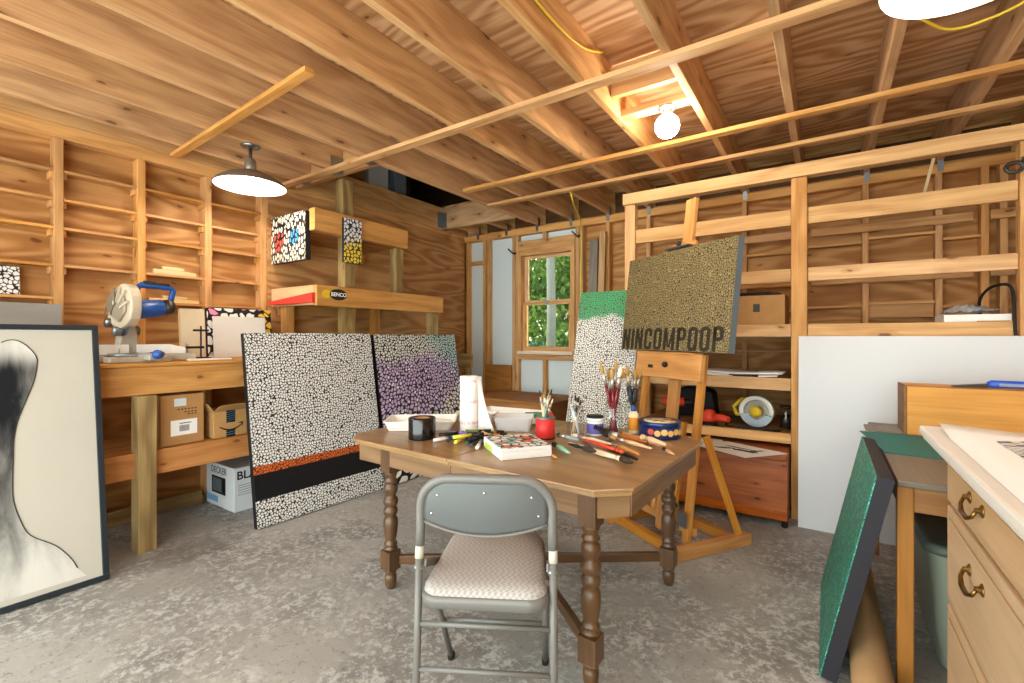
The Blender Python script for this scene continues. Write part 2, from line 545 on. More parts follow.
m = NT('charcoal_wash', .8, 0, .1)
uv = m.uv(); o = m.sep(uv)
nz = m.m('SUBTRACT', m.noise(m.scale(uv, (7, 2.2, 1)), 1.5, 4, .6, .8), .5)
hi_ = m.m('MULTIPLY', m.step(o[1], 1.12, 1.27), .75)
lo_ = m.m('MULTIPLY', m.m('SUBTRACT', 1.0, m.step(o[1], .35, .98)), .42)
rt_ = m.m('MULTIPLY', m.step(o[0], .70, .84), .25)
lf_ = m.m('MULTIPLY', m.m('SUBTRACT', 1.0, m.step(o[1], .05, .36)), .35)
g = m.m('ADD', m.m('ADD', m.m('ADD', hi_, lo_), m.m('ADD', rt_, lf_)), m.m('MULTIPLY', nz, .9))
m.col(m.mix(m.step(g, .0, 1.05), '#1d1e21', '#cfccc4'))
CHARC = m.mat
m = NT('cream_canvas', .8, 0, .1)
m.col(m.mix(m.noise(m.uv(), 2.0, 4, .6), '#bfbaae', '#b2ada1'))
CREAM = m.mat
m = NT('grey_wash_canvas', .7, 0, .2)
m.col(m.mix(m.noise(m.scale(m.uv(), (1.2, 4, 1)), 2.0, 4, .6), '#9c9a96', '#77756f'))
GREYCV = m.mat

# ------------------------------------------------------------------ room shell
XL, YB, ZC = -4.10, 4.90, 2.68
def board(name, mat, parent, x0, x1, y0, y1, z0, z1, bevel=.004):
    return MB().box(x0, x1, y0, y1, z0, z1).build(name, mat, parent, bevel=bevel)

floor = MB().box(-4.45, 2.05, -1.6, 5.15, -.15, 0).build('floor', CONC, org=(0, 0, 0)); tag(floor, kind='structure')

# left wall: sheathing, studs, plates, the little shelves between the studs, flush plywood further back
wl = MB().box(-4.24, -4.20, -1.5, 5.03, 0, 2.68, long=1).build('wall_left', PLY); tag(wl, kind='structure')
studs_y = [-1.0, -.53, -.08, .375, .845, 1.283, 1.722, 2.165]
for y in studs_y:
    board('stud', GOLD, wl, -4.20, XL, y-.024, y+.024, .045, 2.585)
board('bottom_plate', TREAT, wl, -4.20, XL, -1.5, 2.19, 0, .045)
board('top_plate', GOLD, wl, -4.20, XL+.005, -1.5, 4.90, 2.585, 2.675)
ZS = [2.385, 2.20, 2.015, 1.772, 1.56]
for i in range(2, len(studs_y)-1):
    a, b = studs_y[i]+.024, studs_y[i+1]-.024
    for k, z in enumerate(ZS):
        if k == 4 and i == 4:
            continue
        board('shelf', GOLD, wl, -4.20, XL-.004, a, b, z-.018, z, .002)
        for yy in (a+.008, b-.008):
            board('cleat', GOLD, wl, -4.195, XL-.02, yy-.008, yy+.008, z-.062, z-.018, .002)
MB().box(-4.12, -4.088, 2.19, 4.90, 0, 2.64, long=1).build('plywood_sheet', PLY, wl)
board('rim_joist', JOISTW, wl, -4.14, -4.09, -1.5, 4.98, 2.675, 2.965)

# back wall
wb = MB().box(-4.24, 2.0, 5.0, 5.03, 0, 1.10, long=0).box(-4.24, -3.21, 5.0, 5.03, 1.10, 2.36).box(-2.42, 2.0, 5.0, 5.03, 1.10, 2.36).box(-4.24, 2.0, 5.0, 5.03, 2.36, 2.7, long=0).build('wall_back', PLY)
tag(wb, kind='structure')
for x in (-4.04, -3.755, -3.69, -3.285, -3.235, -2.395, -2.345, -2.02, -1.56, -1.10, -.64, -.18, .28, .74, 1.0, 1.10, 1.5):
    z1 = 2.585
    board('stud', PINE, wb, x-.022, x+.022, YB, 4.998, .045, z1)
board('bottom_plate', PINE, wb, -4.2, 1.9, YB, 4.998, 0, .045)
board('top_plate', PINE, wb, -4.2, 1.9, YB-.005, 5.02, 2.585, 2.66)
for x0, x1, z0, z1 in ((-4.02, -3.775, .05, 2.58), (-3.665, -3.31, .05, 2.58), (-3.21, -2.42, .05, 1.04), (-3.21, -2.42, 2.49, 2.58)):
    board('foam_panel', FOAMBD, wb, x0, x1, 4.965, 4.99, z0, z1, 0)
board('window_header', PINE, wb, -3.21, -2.42, YB-.01, 4.96, 2.365, 2.50)
board('rough_sill', PINE, wb, -3.213, -2.417, YB-.008, 4.99, 1.02, 1.085)
board('cripple_stud', PINE, wb, -2.86, -2.81, YB, 4.96, .045, 1.02)
board('cripple_stud', PINE, wb, -2.86, -2.81, YB, 4.96, 2.50, 2.585)
board('blocking', PINE, wb, -4.02, -3.777, YB+.002, 4.96, 2.27, 2.32)
XS = [-2.02, -1.56, -1.10, -.64, -.18, .28, .74, 1.0]
for i in range(1, 7):
    a, b = XS[i]+.022, XS[i+1]-.022
    j = (i*7) % 3
    for z, h in ((2.06+.03*j, .022), (1.53+.02*j, .022), (1.16, .022), (.92, .022)):
        board('blocking', PINE, wb, a, b, YB+.01, 4.99, z, z+h, .002)
board('blocking_board', GOLD, wb, .305, .715, 4.94, 4.99, 1.46, 1.60, .002)

# right wall, and the wall above the open front of the room
wr = MB().box(1.72, 1.80, -1.5, 5.03, 0, 2.7, long=1).build('wall_right', PLY); tag(wr, kind='structure')
for y in (3.5, 3.96, 4.4, 4.85):
    board('stud', PINE, wr, 1.63, 1.72, y-.022, y+.022, 0, 2.66)
wf = MB().box(-4.24, 1.8, -1.5, -1.42, 2.42, 2.7, long=0).build('wall_front', PLY); tag(wf, kind='structure')

# ceiling: subfloor above joists, with the open hatch
HX0, HX1, HY0, HY1 = -4.09, -2.965, 2.50, 4.46
cl = MB()
cl.box(HX1, 2.0, -1.5, .65, 2.955, 2.98, long=0).box(HX1, 2.0, .65, 1.90, 2.955, 2.98, long=0).box(HX1, 2.0, 1.90, 3.15, 2.955, 2.98, long=0).box(HX1, 2.0, 3.15, 5.1, 2.955, 2.98, long=0)
cl.box(-4.24, HX1, -1.5, HY0, 2.955, 2.98, long=0).box(-4.24, HX1, HY1, 5.1, 2.955, 2.98, long=0)
ceiling = cl.build('ceiling', SUBF); tag(ceiling, kind='structure')
JX = [-3.86, -3.40, -2.94, -2.48, -2.02, -1.56, -1.10, -.64, -.18, .28, .74, 1.20, 1.62]
for x in JX:
    if x < -3:
        board('joist', JOISTW, ceiling, x-.022, x+.022, -1.42, HY0-.05, 2.682, 2.954)
        board('joist', JOISTW, ceiling, x-.022, x+.022, HY1+.05, 5.08, 2.682, 2.954)
    else:
        board('joist', JOISTW, ceiling, x-.022, x+.022, -1.42, 5.08, 2.682, 2.954)
board('hatch_header', JOISTW, ceiling, -4.085, HX1, HY0-.05, HY0, 2.684, 2.954)
board('hatch_header', JOISTW, ceiling, -4.085, HX1, HY1, HY1+.05, 2.684, 2.954)
board('hatch_side', JOISTW, ceiling, -2.985, -2.964, HY0-.3, HY1+.3, 2.684, 2.954)
board('rim_board', DARKW, ceiling, -4.2, 1.9, 5.10, 5.14, 2.66, 2.98)
board('furring_strip', PINE, ceiling, -4.08, 1.60, 2.285, 2.355, 2.652, 2.680, .002)
board('furring_strip', PINE, ceiling, -2.80, 1.60, 3.32, 3.385, 2.652, 2.680, .002)
board('furring_strip', PINE, ceiling, -2.90, 1.60, 3.83, 3.895, 2.652, 2.680, .002)
MB().beam((-4.07, 1.475, 2.666), (-2.19, 1.39, 2.666), .055, .027).build('furring_strip', GOLD, ceiling, bevel=.002)
board('bulb_blocking', PINE_P, ceiling, -1.077, -.663, 2.83, 2.92, 2.70, 2.74)
board('lamp_blocking', PINE, ceiling, .303, .717, 1.84, 1.93, 2.691, 2.73)
board('noggin', PINE, ceiling, -1.077, -.663, 2.66, 2.70, 2.75, 2.93)
for x in JX:                                     # metal ties where joists land on the back plate
    mb = MB().box(x+.022, x+.027, YB-.010, YB+.03, 2.66, 2.76).box(x-.010, x+.027, YB-.012, YB-.007, 2.60, 2.70)
    mb.build('joist_tie', STEEL, ceiling)
for x in (-3.40, -2.99):                         # hangers at the near header
    MB().box(x-.03, x-.024, HY0-.17, HY0-.05, 2.684, 2.80).box(x+.024, x+.03, HY0-.17, HY0-.05, 2.684, 2.80).box(x-.03, x+.03, HY0-.17, HY0-.05, 2.672, 2.680).build('joist_hanger', STEEL, ceiling)
MB().box(-3.86-.03, -3.86+.03, HY0-.19, HY0-.05, 2.672, 2.680).box(-3.892, -3.886, HY0-.19, HY0-.05, 2.684, 2.8).build('joist_hanger', STEEL, ceiling)
MB().box(-4.087, -4.02, HY1-.014, HY1-.004, 2.70, 2.89).box(-4.087, -4.079, HY1-.10, HY1-.004, 2.70, 2.89).box(-4.087, -4.02, HY1-.01, HY1+.05, 2.672, 2.682).build('joist_hanger', STEEL, ceiling)
# the cable stapled along a joist
MB().tube(smooth([(-1.072, -.6, 2.80), (-1.070, .4, 2.86), (-1.070, 1.2, 2.82), (-1.070, 1.9, 2.80), (-1.070, 2.25, 2.84), (-1.06, 2.5, 2.935)]), .007, 6).build('joist_cable', CABLE, ceiling)

# attic seen through the hatch
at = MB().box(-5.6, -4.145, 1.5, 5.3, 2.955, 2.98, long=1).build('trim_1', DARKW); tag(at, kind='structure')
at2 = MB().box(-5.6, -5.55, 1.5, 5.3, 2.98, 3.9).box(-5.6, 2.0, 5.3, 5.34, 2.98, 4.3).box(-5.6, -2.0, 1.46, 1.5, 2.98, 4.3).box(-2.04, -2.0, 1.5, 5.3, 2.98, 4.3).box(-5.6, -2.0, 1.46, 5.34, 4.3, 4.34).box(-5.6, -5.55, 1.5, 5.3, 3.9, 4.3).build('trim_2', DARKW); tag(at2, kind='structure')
def attic_box(y0, y1, h, mat, label, x0=-4.75, x1=-4.25):
    t = thing('storage_box', label, 'box', ((x0+x1)/2, (y0+y1)/2, 2.981))
    w, d = (x1-x0)/2, (y1-y0)/2
    MB().box(-w, w, -d, d, 0, h, long=0).build('body', mat, t, bevel=.004)
    MB().box(-w-.008, w+.008, -d-.008, d+.008, h, h+.04).build('lid', mat, t, bevel=.004)
attic_box(2.95, 3.10, .40, TOTE, 'dark blue box stored in the attic beside the hatch')
attic_box(3.18, 3.36, .46, CARD, 'brown cardboard box in the attic between the blue and the white box')
attic_box(3.42, 3.70, .52, plain('attic_white', '#dfe3e8', .6), 'white box stored in the attic above the plywood wall')
attic_box(3.80, 3.98, .34, plain('attic_grey', '#7b8794', .6), 'grey box in the attic beyond the white box')

# window
wn = MB().box(-3.21, -3.165, YB-.02, 5.06, 1.088, 2.362).box(-2.465, -2.42, YB-.02, 5.06, 1.088, 2.362).box(-3.165, -2.465, YB-.02, 5.06, 2.315, 2.362).build('window_1', PINE); tag(wn, kind='structure')
MB().box(-3.20, -2.43, YB-.05, 5.05, 1.089, 1.125).build('sill', plain('sill_primer', '#d6c6b2', .5), wn, bevel=.004)
def sash(z0, z1, y, mat):
    x0, x1 = -3.162, -2.468
    f = MB().box(x0, x0+.05, y, y+.035, z0, z1).box(x1-.05, x1, y, y+.035, z0, z1).box(x0+.05, x1-.05, y, y+.035, z0, z0+.055).box(x0+.05, x1-.05, y, y+.035, z1-.035, z1).build('sash', mat, wn, bevel=.003)
    MB().box(x0+.045, x1-.045, y+.015, y+.02, z0+.05, z1-.03).build('pane', GLASS, f)
sash(1.128, 1.735, 4.925, PINE)
sash(1.70, 2.313, 4.965, PINE_P)
MB().box(-2.84, -2.79, 4.912, 4.925, 1.70, 1.735).build('sash_lock', STEEL, wn)

# outdoors, beyond the window
LEAF = NT('leaf_green', .6, 0, .2)
LN = LEAF.noise(LEAF.objc(), 3.2, 3, .6)
LEAF.col(LEAF.mix(LEAF.step(LN, .38, .62), '#22391a', '#64803f'))
t = LEAF.t; tl = LEAF.node('ShaderNodeBsdfTranslucent'); tl.inputs[0].default_value = lin('#64822f')
mx = LEAF.node('ShaderNodeMixShader'); mx.inputs[0].default_value = .4
t.links.new(LEAF.b.outputs[0], mx.inputs[1]); t.links.new(tl.outputs[0], mx.inputs[2]); t.links.new(mx.outputs[0], t.nodes['Material Output'].inputs['Surface'])
LEAF = LEAF.mat
BUSHG = plain('bush_green', '#2f5a3c', .6)
BARK = NT('bark', .8); BARK.col(BARK.mix(BARK.noise(BARK.scale(BARK.uv(), (4, 40, 1)), 1.0, 4, .6), '#63665e', '#41443d')); BARK = BARK.mat
GRASS = NT('forest_floor', .9); GRASS.col(GRASS.mix(GRASS.step(GRASS.noise(GRASS.objc(), 1.2, 5, .65), .4, .6), '#a89c80', '#66824a')); GRASS = GRASS.mat
gr = MB().hexa([Vector(p) for p in ((-30, 5.2, -.5), (15, 5.2, -.5), (15, 10, -.5), (-30, 10, -.5), (-30, 5.2, -.25), (15, 5.2, -.25), (15, 10, -.25), (-30, 10, -.25))]).hexa([Vector(p) for p in ((-30, 10, -.5), (15, 10, -.5), (15, 40, -.5), (-30, 40, -.5), (-30, 10, -.25), (15, 10, -.25), (15, 40, 9), (-30, 40, 9))]).build('ground_outside', GRASS); tag(gr, kind='structure')
def leaves(mb, c, rad, n, size, squash=1.0):
    for _ in range(n):
        while True:
            p = Vector((random.uniform(-1, 1), random.uniform(-1, 1), random.uniform(-1, 1)))
            if .3 < p.length < 1:
                break
        p = Vector(c)+Vector((p.x*rad, p.y*rad, p.z*rad*squash))
        E = Euler((random.uniform(0, 6), random.uniform(0, 6), random.uniform(0, 6))).to_matrix()
        s = size*random.uniform(.6, 1.2)
        b = len(mb.v)
        for q in ((-.5, 0, 0), (0, -.28, .05), (.6, 0, 0), (0, .28, .05)):
            mb.v.append(p+E @ (Vector(q)*s))
        mb.face((b, b+1, b+2, b+3))
def tree(x, y, r, h, label, crowns, n, size):
    t = thing('tree', label, 'tree', (x, y, -.25))
    pts = [(0, 0, 0), (.03, 0, h*.3), (-.02, .02, h*.6), (.03, 0, h)]
    MB().tube(pts, [r*1.15, r, r*.9, r*.7], 10).build('trunk', BARK, t)
    mb = MB()
    for cx, cy, cz, rad in crowns:
        leaves(mb, (cx, cy, cz), rad, n, size)
    mb.build('crown', LEAF, t)
tree(-4.83, 8.6, .095, 7, 'tree with the grey trunk seen in the middle of the window', [(-1.5, .9, 5.2, 1.3), (1.5, .9, 5.2, 1.3)], 500, .22)
tree(-7.6, 12.0, .09, 7, 'leafy tree beyond the window towards the plywood wall', [(0, 0, 4.4, 1.9), (.5, .5, 2.2, 1.5), (0, 0, 6.4, 1.6)], 1500, .26)
tree(-5.2, 13.2, .09, 7, 'leafy tree beyond the window right behind the grey trunk', [(0, 0, 4.2, 1.7), (.3, .3, 1.9, 1.4), (0, 0, 6.2, 1.6)], 1500, .26)
tree(-3.0, 12.2, .09, 7, 'leafy tree beyond the window on the side of the propped boards', [(0, 0, 4.4, 1.8), (-.4, .2, 2.0, 1.4), (0, 0, 6.4, 1.6)], 1500, .26)
tree(-9.5, 19.0, .14, 10, 'tall tree furthest back in the wood outside', [(0, 0, 6, 3.4), (-3.5, 1, 4.5, 3.2), (3.6, 1, 5.0, 3.4), (0, 2, 9, 3.0), (7.5, 2, 5, 3.2), (7, 3, 9, 3.2)], 1700, .40)
t = thing('bush', 'low dark green bush just outside the window', 'bush', (-4.35, 6.9, -.25))
mb = MB(); leaves(mb, (0, 0, 1.22), .42, 420, .13, .7); leaves(mb, (-.1, 0, .6), .5, 420, .15); mb.build('foliage', BUSHG, t)
MB().tube([(0, 0, 0), (0, 0, 1.0)], .04, 6).build('stem', BARK, t)

# ------------------------------------------------------------------ workbench along the left wall
BX = -3.45
wbn = thing('workbench', 'long pine workbench along the shelved wall, carrying the mitre saw', 'workbench', (-3.8, .7, 0))
def wpart(name, mat, par, org, x0, x1, y0, y1, z0, z1, bevel=.004):
    return MB().box(x0, x1, y0, y1, z0, z1).build(name, mat, par, org=org, bevel=bevel)
o_ = (-3.8, .7, 0)
wpart('bench_top', GOLD, wbn, o_, -4.085, BX+.03, -.6, 2.14, 1.12, 1.14)
wpart('apron', GOLD, wbn, o_, BX-.045, BX, -.6, 2.14, .945, 1.118)
wpart('apron', GOLD, wbn, o_, -4.085, -4.045, -.6, 2.14, .945, 1.118)
wpart('shelf_board', GOLD, wbn, o_, -4.085, BX-.047, -.6, 2.14, .575, .595)
wpart('shelf_rail', wood('shelf_rail_wood', '#c98a4c', '#9c6330', knots=.8, var=.05), wbn, o_, BX-.045, BX, -.6, 2.14, .445, .597)
wpart('shelf_rail', GOLD, wbn, o_, -4.085, -4.045, -.6, 2.14, .445, .573)
tag(wpart('post', TREAT, wbn, o_, BX-.06, BX+.052, 1.045, 1.14, 0, .944), 'greenish treated post')
wpart('post', TREAT, wbn, o_, BX+.002, BX+.052, -.5, -.405, 0, .944)
wpart('post', TREAT, wbn, o_, BX-.14, BX-.05, 2.02, 2.11, .0, .443)
for y in (.3, 1.8):
    wpart('joist', DARKW, wbn, o_, -4.043, BX-.047, y-.02, y+.02, .47, .573)
# treated lumber lying on the floor under the bench
for i, (y0, y1) in enumerate(((.1, 1.32), (1.325, 1.655))):
    b = wpart('timber_offcut', TREAT, None, ((-4.06), (y0+y1)/2, .002), -4.085, -4.04, y0, y1, .002, .10)
    tag(b, ['long treated timber lying on the floor against the wall under the bench', 'short treated timber offcut on the floor touching the appliance box'][i], 'timber')

# ------------------------------------------------------------------ loft rack of two decks on posts (beyond the bench)
lr = thing('lumber_rack', 'two-tier timber rack with deep front boards against the plywood wall', 'rack', (-3.75, 2.9, 0)); o_ = (-3.75, 2.9, 0)
RX = -3.40
wpart('front_board', GOLD, lr, o_, RX-.045, RX, 2.22, 3.715, 1.555, 1.725)
wpart('end_board', PINE_P, lr, o_, -4.08, RX-.047, 2.22, 2.262, 1.565, 1.725)
wpart('deck', PLY, lr, o_, -4.08, RX-.047, 2.265, 3.70, 1.60, 1.62)
wpart('front_board', GOLD, lr, o_, RX-.07, RX, 2.20, 3.21, 2.165, 2.345)
wpart('end_board', GOLD, lr, o_, -4.08, RX-.072, 2.222, 2.26, 2.20, 2.345)
wpart('deck', PLY, lr, o_, -4.08, RX-.072, 2.262, 3.20, 2.178, 2.198)
wpart('ledger', GOLD, lr, o_, -4.082, -4.04, 2.265, 3.70, 1.50, 1.597)
wpart('ledger', GOLD, lr, o_, -4.082, -4.04, 2.265, 3.20, 2.08, 2.176)
for a in ((RX-.15, RX-.048, 2.52, 2.63, 1.622, 2.176), (RX-.18, RX-.074, 2.52, 2.63, 2.20, 2.682), (RX-.15, RX-.048, 2.52, 2.63, 0, 1.598), (RX-.14, RX-.048, 3.10, 3.19, 1.622, 2.163), (RX-.14, RX-.048, 3.60, 3.69, 0, 1.598), (-4.035, -3.95, 2.28, 2.36, 0, 1.598), (-4.035, -3.95, 3.25, 3.33, 0, 1.598)):
    wpart('post', TREAT if a[0] > -3.9 else GOLD, lr, o_, *a)
# oval sticker on the lower front board
st = MB()
M = Matrix.Translation((RX+.001-o_[0], 2.42-o_[1], 1.655)) @ Matrix.Rotation(R(90), 4, 'Z') @ Matrix.Rotation(R(90), 4, 'X')
st.prism([(.085*math.cos(a*PI/16)+.0, .047*math.sin(a*PI/16)) for a in range(32)], 0, .0015, M, 0)
st.prism([(-.11+.045*math.cos(a*PI/12), .035*math.sin(a*PI/12)) for a in range(24)], 0, .0010, M, 1)
text_mb(st, 'BENCO', .045, M @ Matrix.Translation((.004, 0, .002)), .001, 1.0, 2)
st.build('sticker', [BLACK, YELLOWPL, PAPER], lr)
# red strip along the end board
rs = MB().hexa([Vector(p) for p in ((-3.96, 2.12, 1.575), (-3.42, 2.19, 1.578), (-3.42, 2.217, 1.578), (-3.96, 2.217, 1.575), (-3.96, 2.12, 1.597), (-3.42, 2.19, 1.66), (-3.42, 2.217, 1.66), (-3.96, 2.217, 1.597))]).build('red_sign_board', plain('faded_red', '#c4382c', .6), None, org=(-3.7, 2.2, 1.575))
tag(rs, 'red tapering strip fixed to the end of the lower rack deck', 'sign')

# ------------------------------------------------------------------ canvases
def canvas(name, label, p0, e, w, h, back, ang, th, face, edge, cat='painting', group=None, frame=None):
    """p0 = lower front corner, e = direction along the face, back = horizontal direction it leans to"""
    e = Vector(e).normalized(); nb = Vector(back).normalized(); a = R(ang)
    up = math.cos(a)*Vector((0, 0, 1))+math.sin(a)*nb
    inn = math.cos(a)*nb-math.sin(a)*Vector((0, 0, 1))
    p0 = Vector(p0)+Vector((0, 0, th*math.sin(a)+.001))
    M3 = Matrix((e, inn, up)).transposed()
    t = thing(name, label, cat, p0, 0, group)
    t.rotation_mode = 'QUATERNION'; t.rotation_quaternion = M3.to_quaternion()
    if M3.determinant() < 0:
        raise ValueError('left-handed '+name)
    if frame:
        f = frame
        mb = MB().box(0, w, 0, th, 0, f).box(0, w, 0, th, h-f, h).box(0, f, 0, th, f, h-f).box(w-f, w, 0, th, f, h-f)
        mb.build('frame', edge, t, bevel=.002)
        pm = MB(); b = len(pm.v)
        pm.box(f, w-f, .012, .02, f, h-f, keepuv=True).build('canvas', face, t)
    else:
        MB().box(0, w, 0, .004, 0, h, keepuv=True).build('canvas', face, t)
        s = .03
        MB().box(0, w, .0045, th, 0, s).box(0, w, .0045, th, h-s, h).box(0, s, .0045, th, s, h-s).box(w-s, w, .0045, th, s, h-s).build('stretcher', edge, t)
    return t

# on a wall at +X face: walking along +Y seen from +X, e=+Y, back=-X
canvas('pebble_painting', 'large black and white pebble painting with orange line and black band, leaning on the workbench', (-3.155, 1.625, 0), (.03, 1, 0), 1.055, 1.335, (-1, .03, 0), 8.5, .05, PEB_BW, BLACK)
canvas('pebble_painting', 'purple and white pebble painting leaning behind the large black and white one', (-3.12, 2.73, 0), (.0, 1, 0), 1.08, 1.33, (-1, 0, 0), 9.0, .05, PEB_PURPLE, BLACK)
lp = canvas('framed_drawing', 'cream charcoal figure drawing in a dark slate frame leaning at the workbench', (-3.2, -.22, 0), (.02, 1, 0), 1.075, 1.375, (-1, .02, 0), 8.8, .035, CREAM, SLATE, 'drawing', frame=.026)
# charcoal figure drawn on the cream ground
fig = [(.0, .06), (.985, .05), (.951, .102), (.926, .163), (.873, .242), (.786, .322), (.753, .405), (.732, .506), (.731, .603), (.735, .70), (.739, .795), (.755, .891), (.786, .988), (.817, 1.087), (.830, 1.179), (.823, 1.22), (.803, 1.253), (.78, 1.28), (.755, 1.295), (.73, 1.295), (.706, 1.284), (.60, 1.20), (.44, 1.05), (.3, .8), (.0, .55)]
Mx = Matrix.Rotation(R(90), 4, 'X'); Mx.translation = Vector((0, .0112, 0))
g = MB(); bmf = bmesh.new()
vs = [bmf.verts.new((x, y, 0)) for x, y in fig]; bmf.faces.new(vs); bmesh.ops.triangulate(bmf, faces=bmf.faces[:])
bmf.verts.index_update()
b0 = len(g.v); g.v += [Mx @ v.co for v in bmf.verts]
for f in bmf.faces:
    g.face([b0+v.index for v in f.verts], [(v.co.x, v.co.y) for v in f.verts])
bmf.free()
tag(g.build('charcoal_figure', CHARC, lp), 'dark charcoal torso and shoulder on the pale ground')
MB().tube([(q.x, .0105, q.y) for q in smooth([(a, b, 0) for a, b in fig[2:21]], 4)], .0022, 5).build('contour_line', plain('charcoal_line', '#2c2b2c', .8), lp)

canvas('pebble_painting', 'tall white pebble canvas with a green top, leaning on the shelf post', (-1.84, 3.40, 0), (1, -.03, 0), .56, 1.74, (.03, 1, 0), 14.0, .035, PEB_GREEN, PAPER)
canvas('blank_canvas', 'large blank white panel leaning on the storage shelves', (-.155, 3.72, 0), (1, .0, 0), 1.095, 1.305, (0, 1, 0), 4.2, .04, plain('blank_panel_white', '#d3d6d9', .55), PAPER, 'panel')
canvas('pebble_painting', 'small pebble painting with red and blue stones hung on the rack end', (-3.985, 2.168, 1.93), (1, 0, 0), .505, .395, (0, 1, 0), 0, .05, PEB_RB, BLACK)
canvas('pebble_painting', 'narrow small pebble painting fading to yellow, fixed on the rack front', (RX+.034, 2.455, 1.935), (0, 1, 0), .175, .375, (-1, 0, 0), 0, .032, PEB_YEL, BLACK)
canvas('pebble_painting', 'pebble canvas with pink and yellow stones standing on the workbench', (-3.94, 1.655, 1.141), (0, 1, 0), .50, .385, (-1, 0, 0), 5, .03, PEB_COL, BLACK)
canvas('blank_canvas', 'white blank board in front of the coloured pebble canvas on the workbench', (-3.90, 1.68, 1.141), (0, 1, 0), .40, .32, (-1, 0, 0), 4.6, .012, plain('blank_board', '#d9d6cf', .6), PAPER, 'panel')
canvas('primed_board', 'pale cream panel standing on the workbench behind the clamp', (-3.95, 1.475, 1.141), (0, 1, 0), .165, .37, (-1, 0, 0), 4, .03, plain('cream_panel', '#ddd0b2', .6), SCRAP, 'panel')
canvas('grey_canvas', 'grey washed canvas on the workbench behind the framed drawing', (-3.88, .10, 1.141), (0, 1, 0), .72, .36, (-1, 0, 0), 8, .03, GREYCV, BLACK)
canvas('pebble_painting', 'tiny black and white pebble canvas standing on the low wall shelf', (-4.13, .46, 1.561), (0, 1, 0), .215, .17, (-1, 0, 0), 6, .02, PEB_SHELF, BLACK)
canvas('pebble_painting', 'deep teal canvas leaning on the side table leg', (-.02, 2.915, 0), (.0, -1, 0), .80, .808, (1, 0, 0), 12.2, .055, PEB_TEAL, plain('canvas_black_edge', '#26242a', .6))

# ------------------------------------------------------------------ mitre saw on the bench
ms = thing('mitre_saw', 'mitre saw with blue motor and handle standing on the workbench', 'saw', (-3.74, 1.13, 1.141), R(-8))
MB().prism(rrect(-.14, .2, -.16, .17, .05), 0, .035).build('base', CASTG, ms, bevel=.004)
for y in (-.31, .17):
    MB().box(-.10, .06, y, y+.16, .002, .045).build('table_wing', CASTG, ms, bevel=.006)
MB().box(-.06, -.035, -.31, -.02, .046, .11).box(-.06, -.035, .02, .20, .046, .11).prism([(.20, .046), (.29, .046), (.29, .085), (.20, .11)], -.06, -.035, Matrix(((0, 0, 1, 0), (1, 0, 0, 0), (0, 1, 0, 0), (0, 0, 0, 1)))).build('fence', WHITEP, ms, bevel=.003)
MB().lathe([(.135, .036), (.135, .05), (.128, .055)], (0, 0, 0), 28).build('turntable', STEEL, ms)
HR = Matrix.Rotation(R(14), 4, 'Z')
MB().beam((.10, 0, .03), (.27, .0, .03), .07, .035).build('mitre_arm', CASTG, ms, bevel=.006, M=HR)
MB().lathe([(.0, 0), (.022, .002), (.03, .02), (.027, .045), (.0, .055)], (0, 0, 0), 14, M=Matrix.Translation((.265, .0, .05)) @ Matrix.Rotation(R(90), 4, 'Y')).build('mitre_knob', BLUEPL, ms, M=HR)
MB().box(.06, .14, .06, .11, .036, .06).build('red_switch', REDPL, ms, M=HR)
MB().prism([(-.06, 0), (.06, 0), (.045, .17), (-.035, .17)], -.05, .02, Matrix(((0, 0, 1, -.07), (1, 0, 0, -.01), (0, 1, 0, .05), (0, 0, 0, 1)))).build('bevel_post', CASTG, ms, bevel=.008, M=HR)
MB().tube([(-.09, -.06, .2), (-.09, .06, .2)], .034, 12).build('pivot', STEEL, ms, M=HR)
GC = plain('guard_cast', '#c9bda6', .4, .15)
gm = Matrix.Translation((.0, -.045, .315)) @ Matrix.Rotation(R(90), 4, 'X') @ Matrix.Rotation(R(-28), 4, 'Z') @ Matrix.Diagonal((.86, 1.18, 1, 1))
gpoly = list(reversed([(-.155, -.09), (-.165, -.02)]+arc(0, 0, .165, 172, 8, 14)+[(.13, -.03), (.06, -.075), (-.04, -.10)]))
MB().prism(gpoly, -.025, .035, gm).build('blade_guard', GC, ms, bevel=.010, M=HR)
MB().prism(list(reversed([(-.10, -.05)]+arc(-.0, .0, .11, 170, 20, 10)+[(.05, -.04)])), .0355, .05, gm).build('guard_cover', plain('guard_cover', '#a89d88', .35, .3), ms, bevel=.006, M=HR)
for a in (150, 115, 80, 45):
    MB().beam((.06*math.cos(R(a)), .06*math.sin(R(a)), .054), (.145*math.cos(R(a)), .145*math.sin(R(a)), .044), .012, .012).build('guard_rib', GC, ms, M=HR @ gm)
MB().prism([(.135*math.cos(a*PI/24), .135*math.sin(a*PI/24)) for a in range(48)], .002, .006, gm).build('saw_blade', STEEL, ms, M=HR)
MB().prism(list(reversed([(-.145, -.02)]+arc(0, -.01, .158, 205, 130, 8)+arc(0, -.01, .06, 130, 205, 5))), .051, .057, gm).build('lower_guard', plain('smoke_plastic', '#7a7060', .25), ms, M=HR)
for cx_, cy_ in ((-.10, -.10), (.04, -.10)):
    MB().lathe([(.028, 0), (.028, .035), (.016, .042), (.0, .043)], (0, 0, 0), 12, M=gm @ Matrix.Translation((cx_, cy_, .02))).build('guard_bolt', STEEL, ms, M=HR)
MB().box(-.02, .05, .03, .06, .33, .37).build('red_mark', plain('saw_orange', '#b9583a', .5), ms, M=HR @ Matrix.Translation((-.03, -.115, .03)))
mm = Matrix.Translation((.03, -.005, .33)) @ Matrix.Rotation(R(-80), 4, 'X')
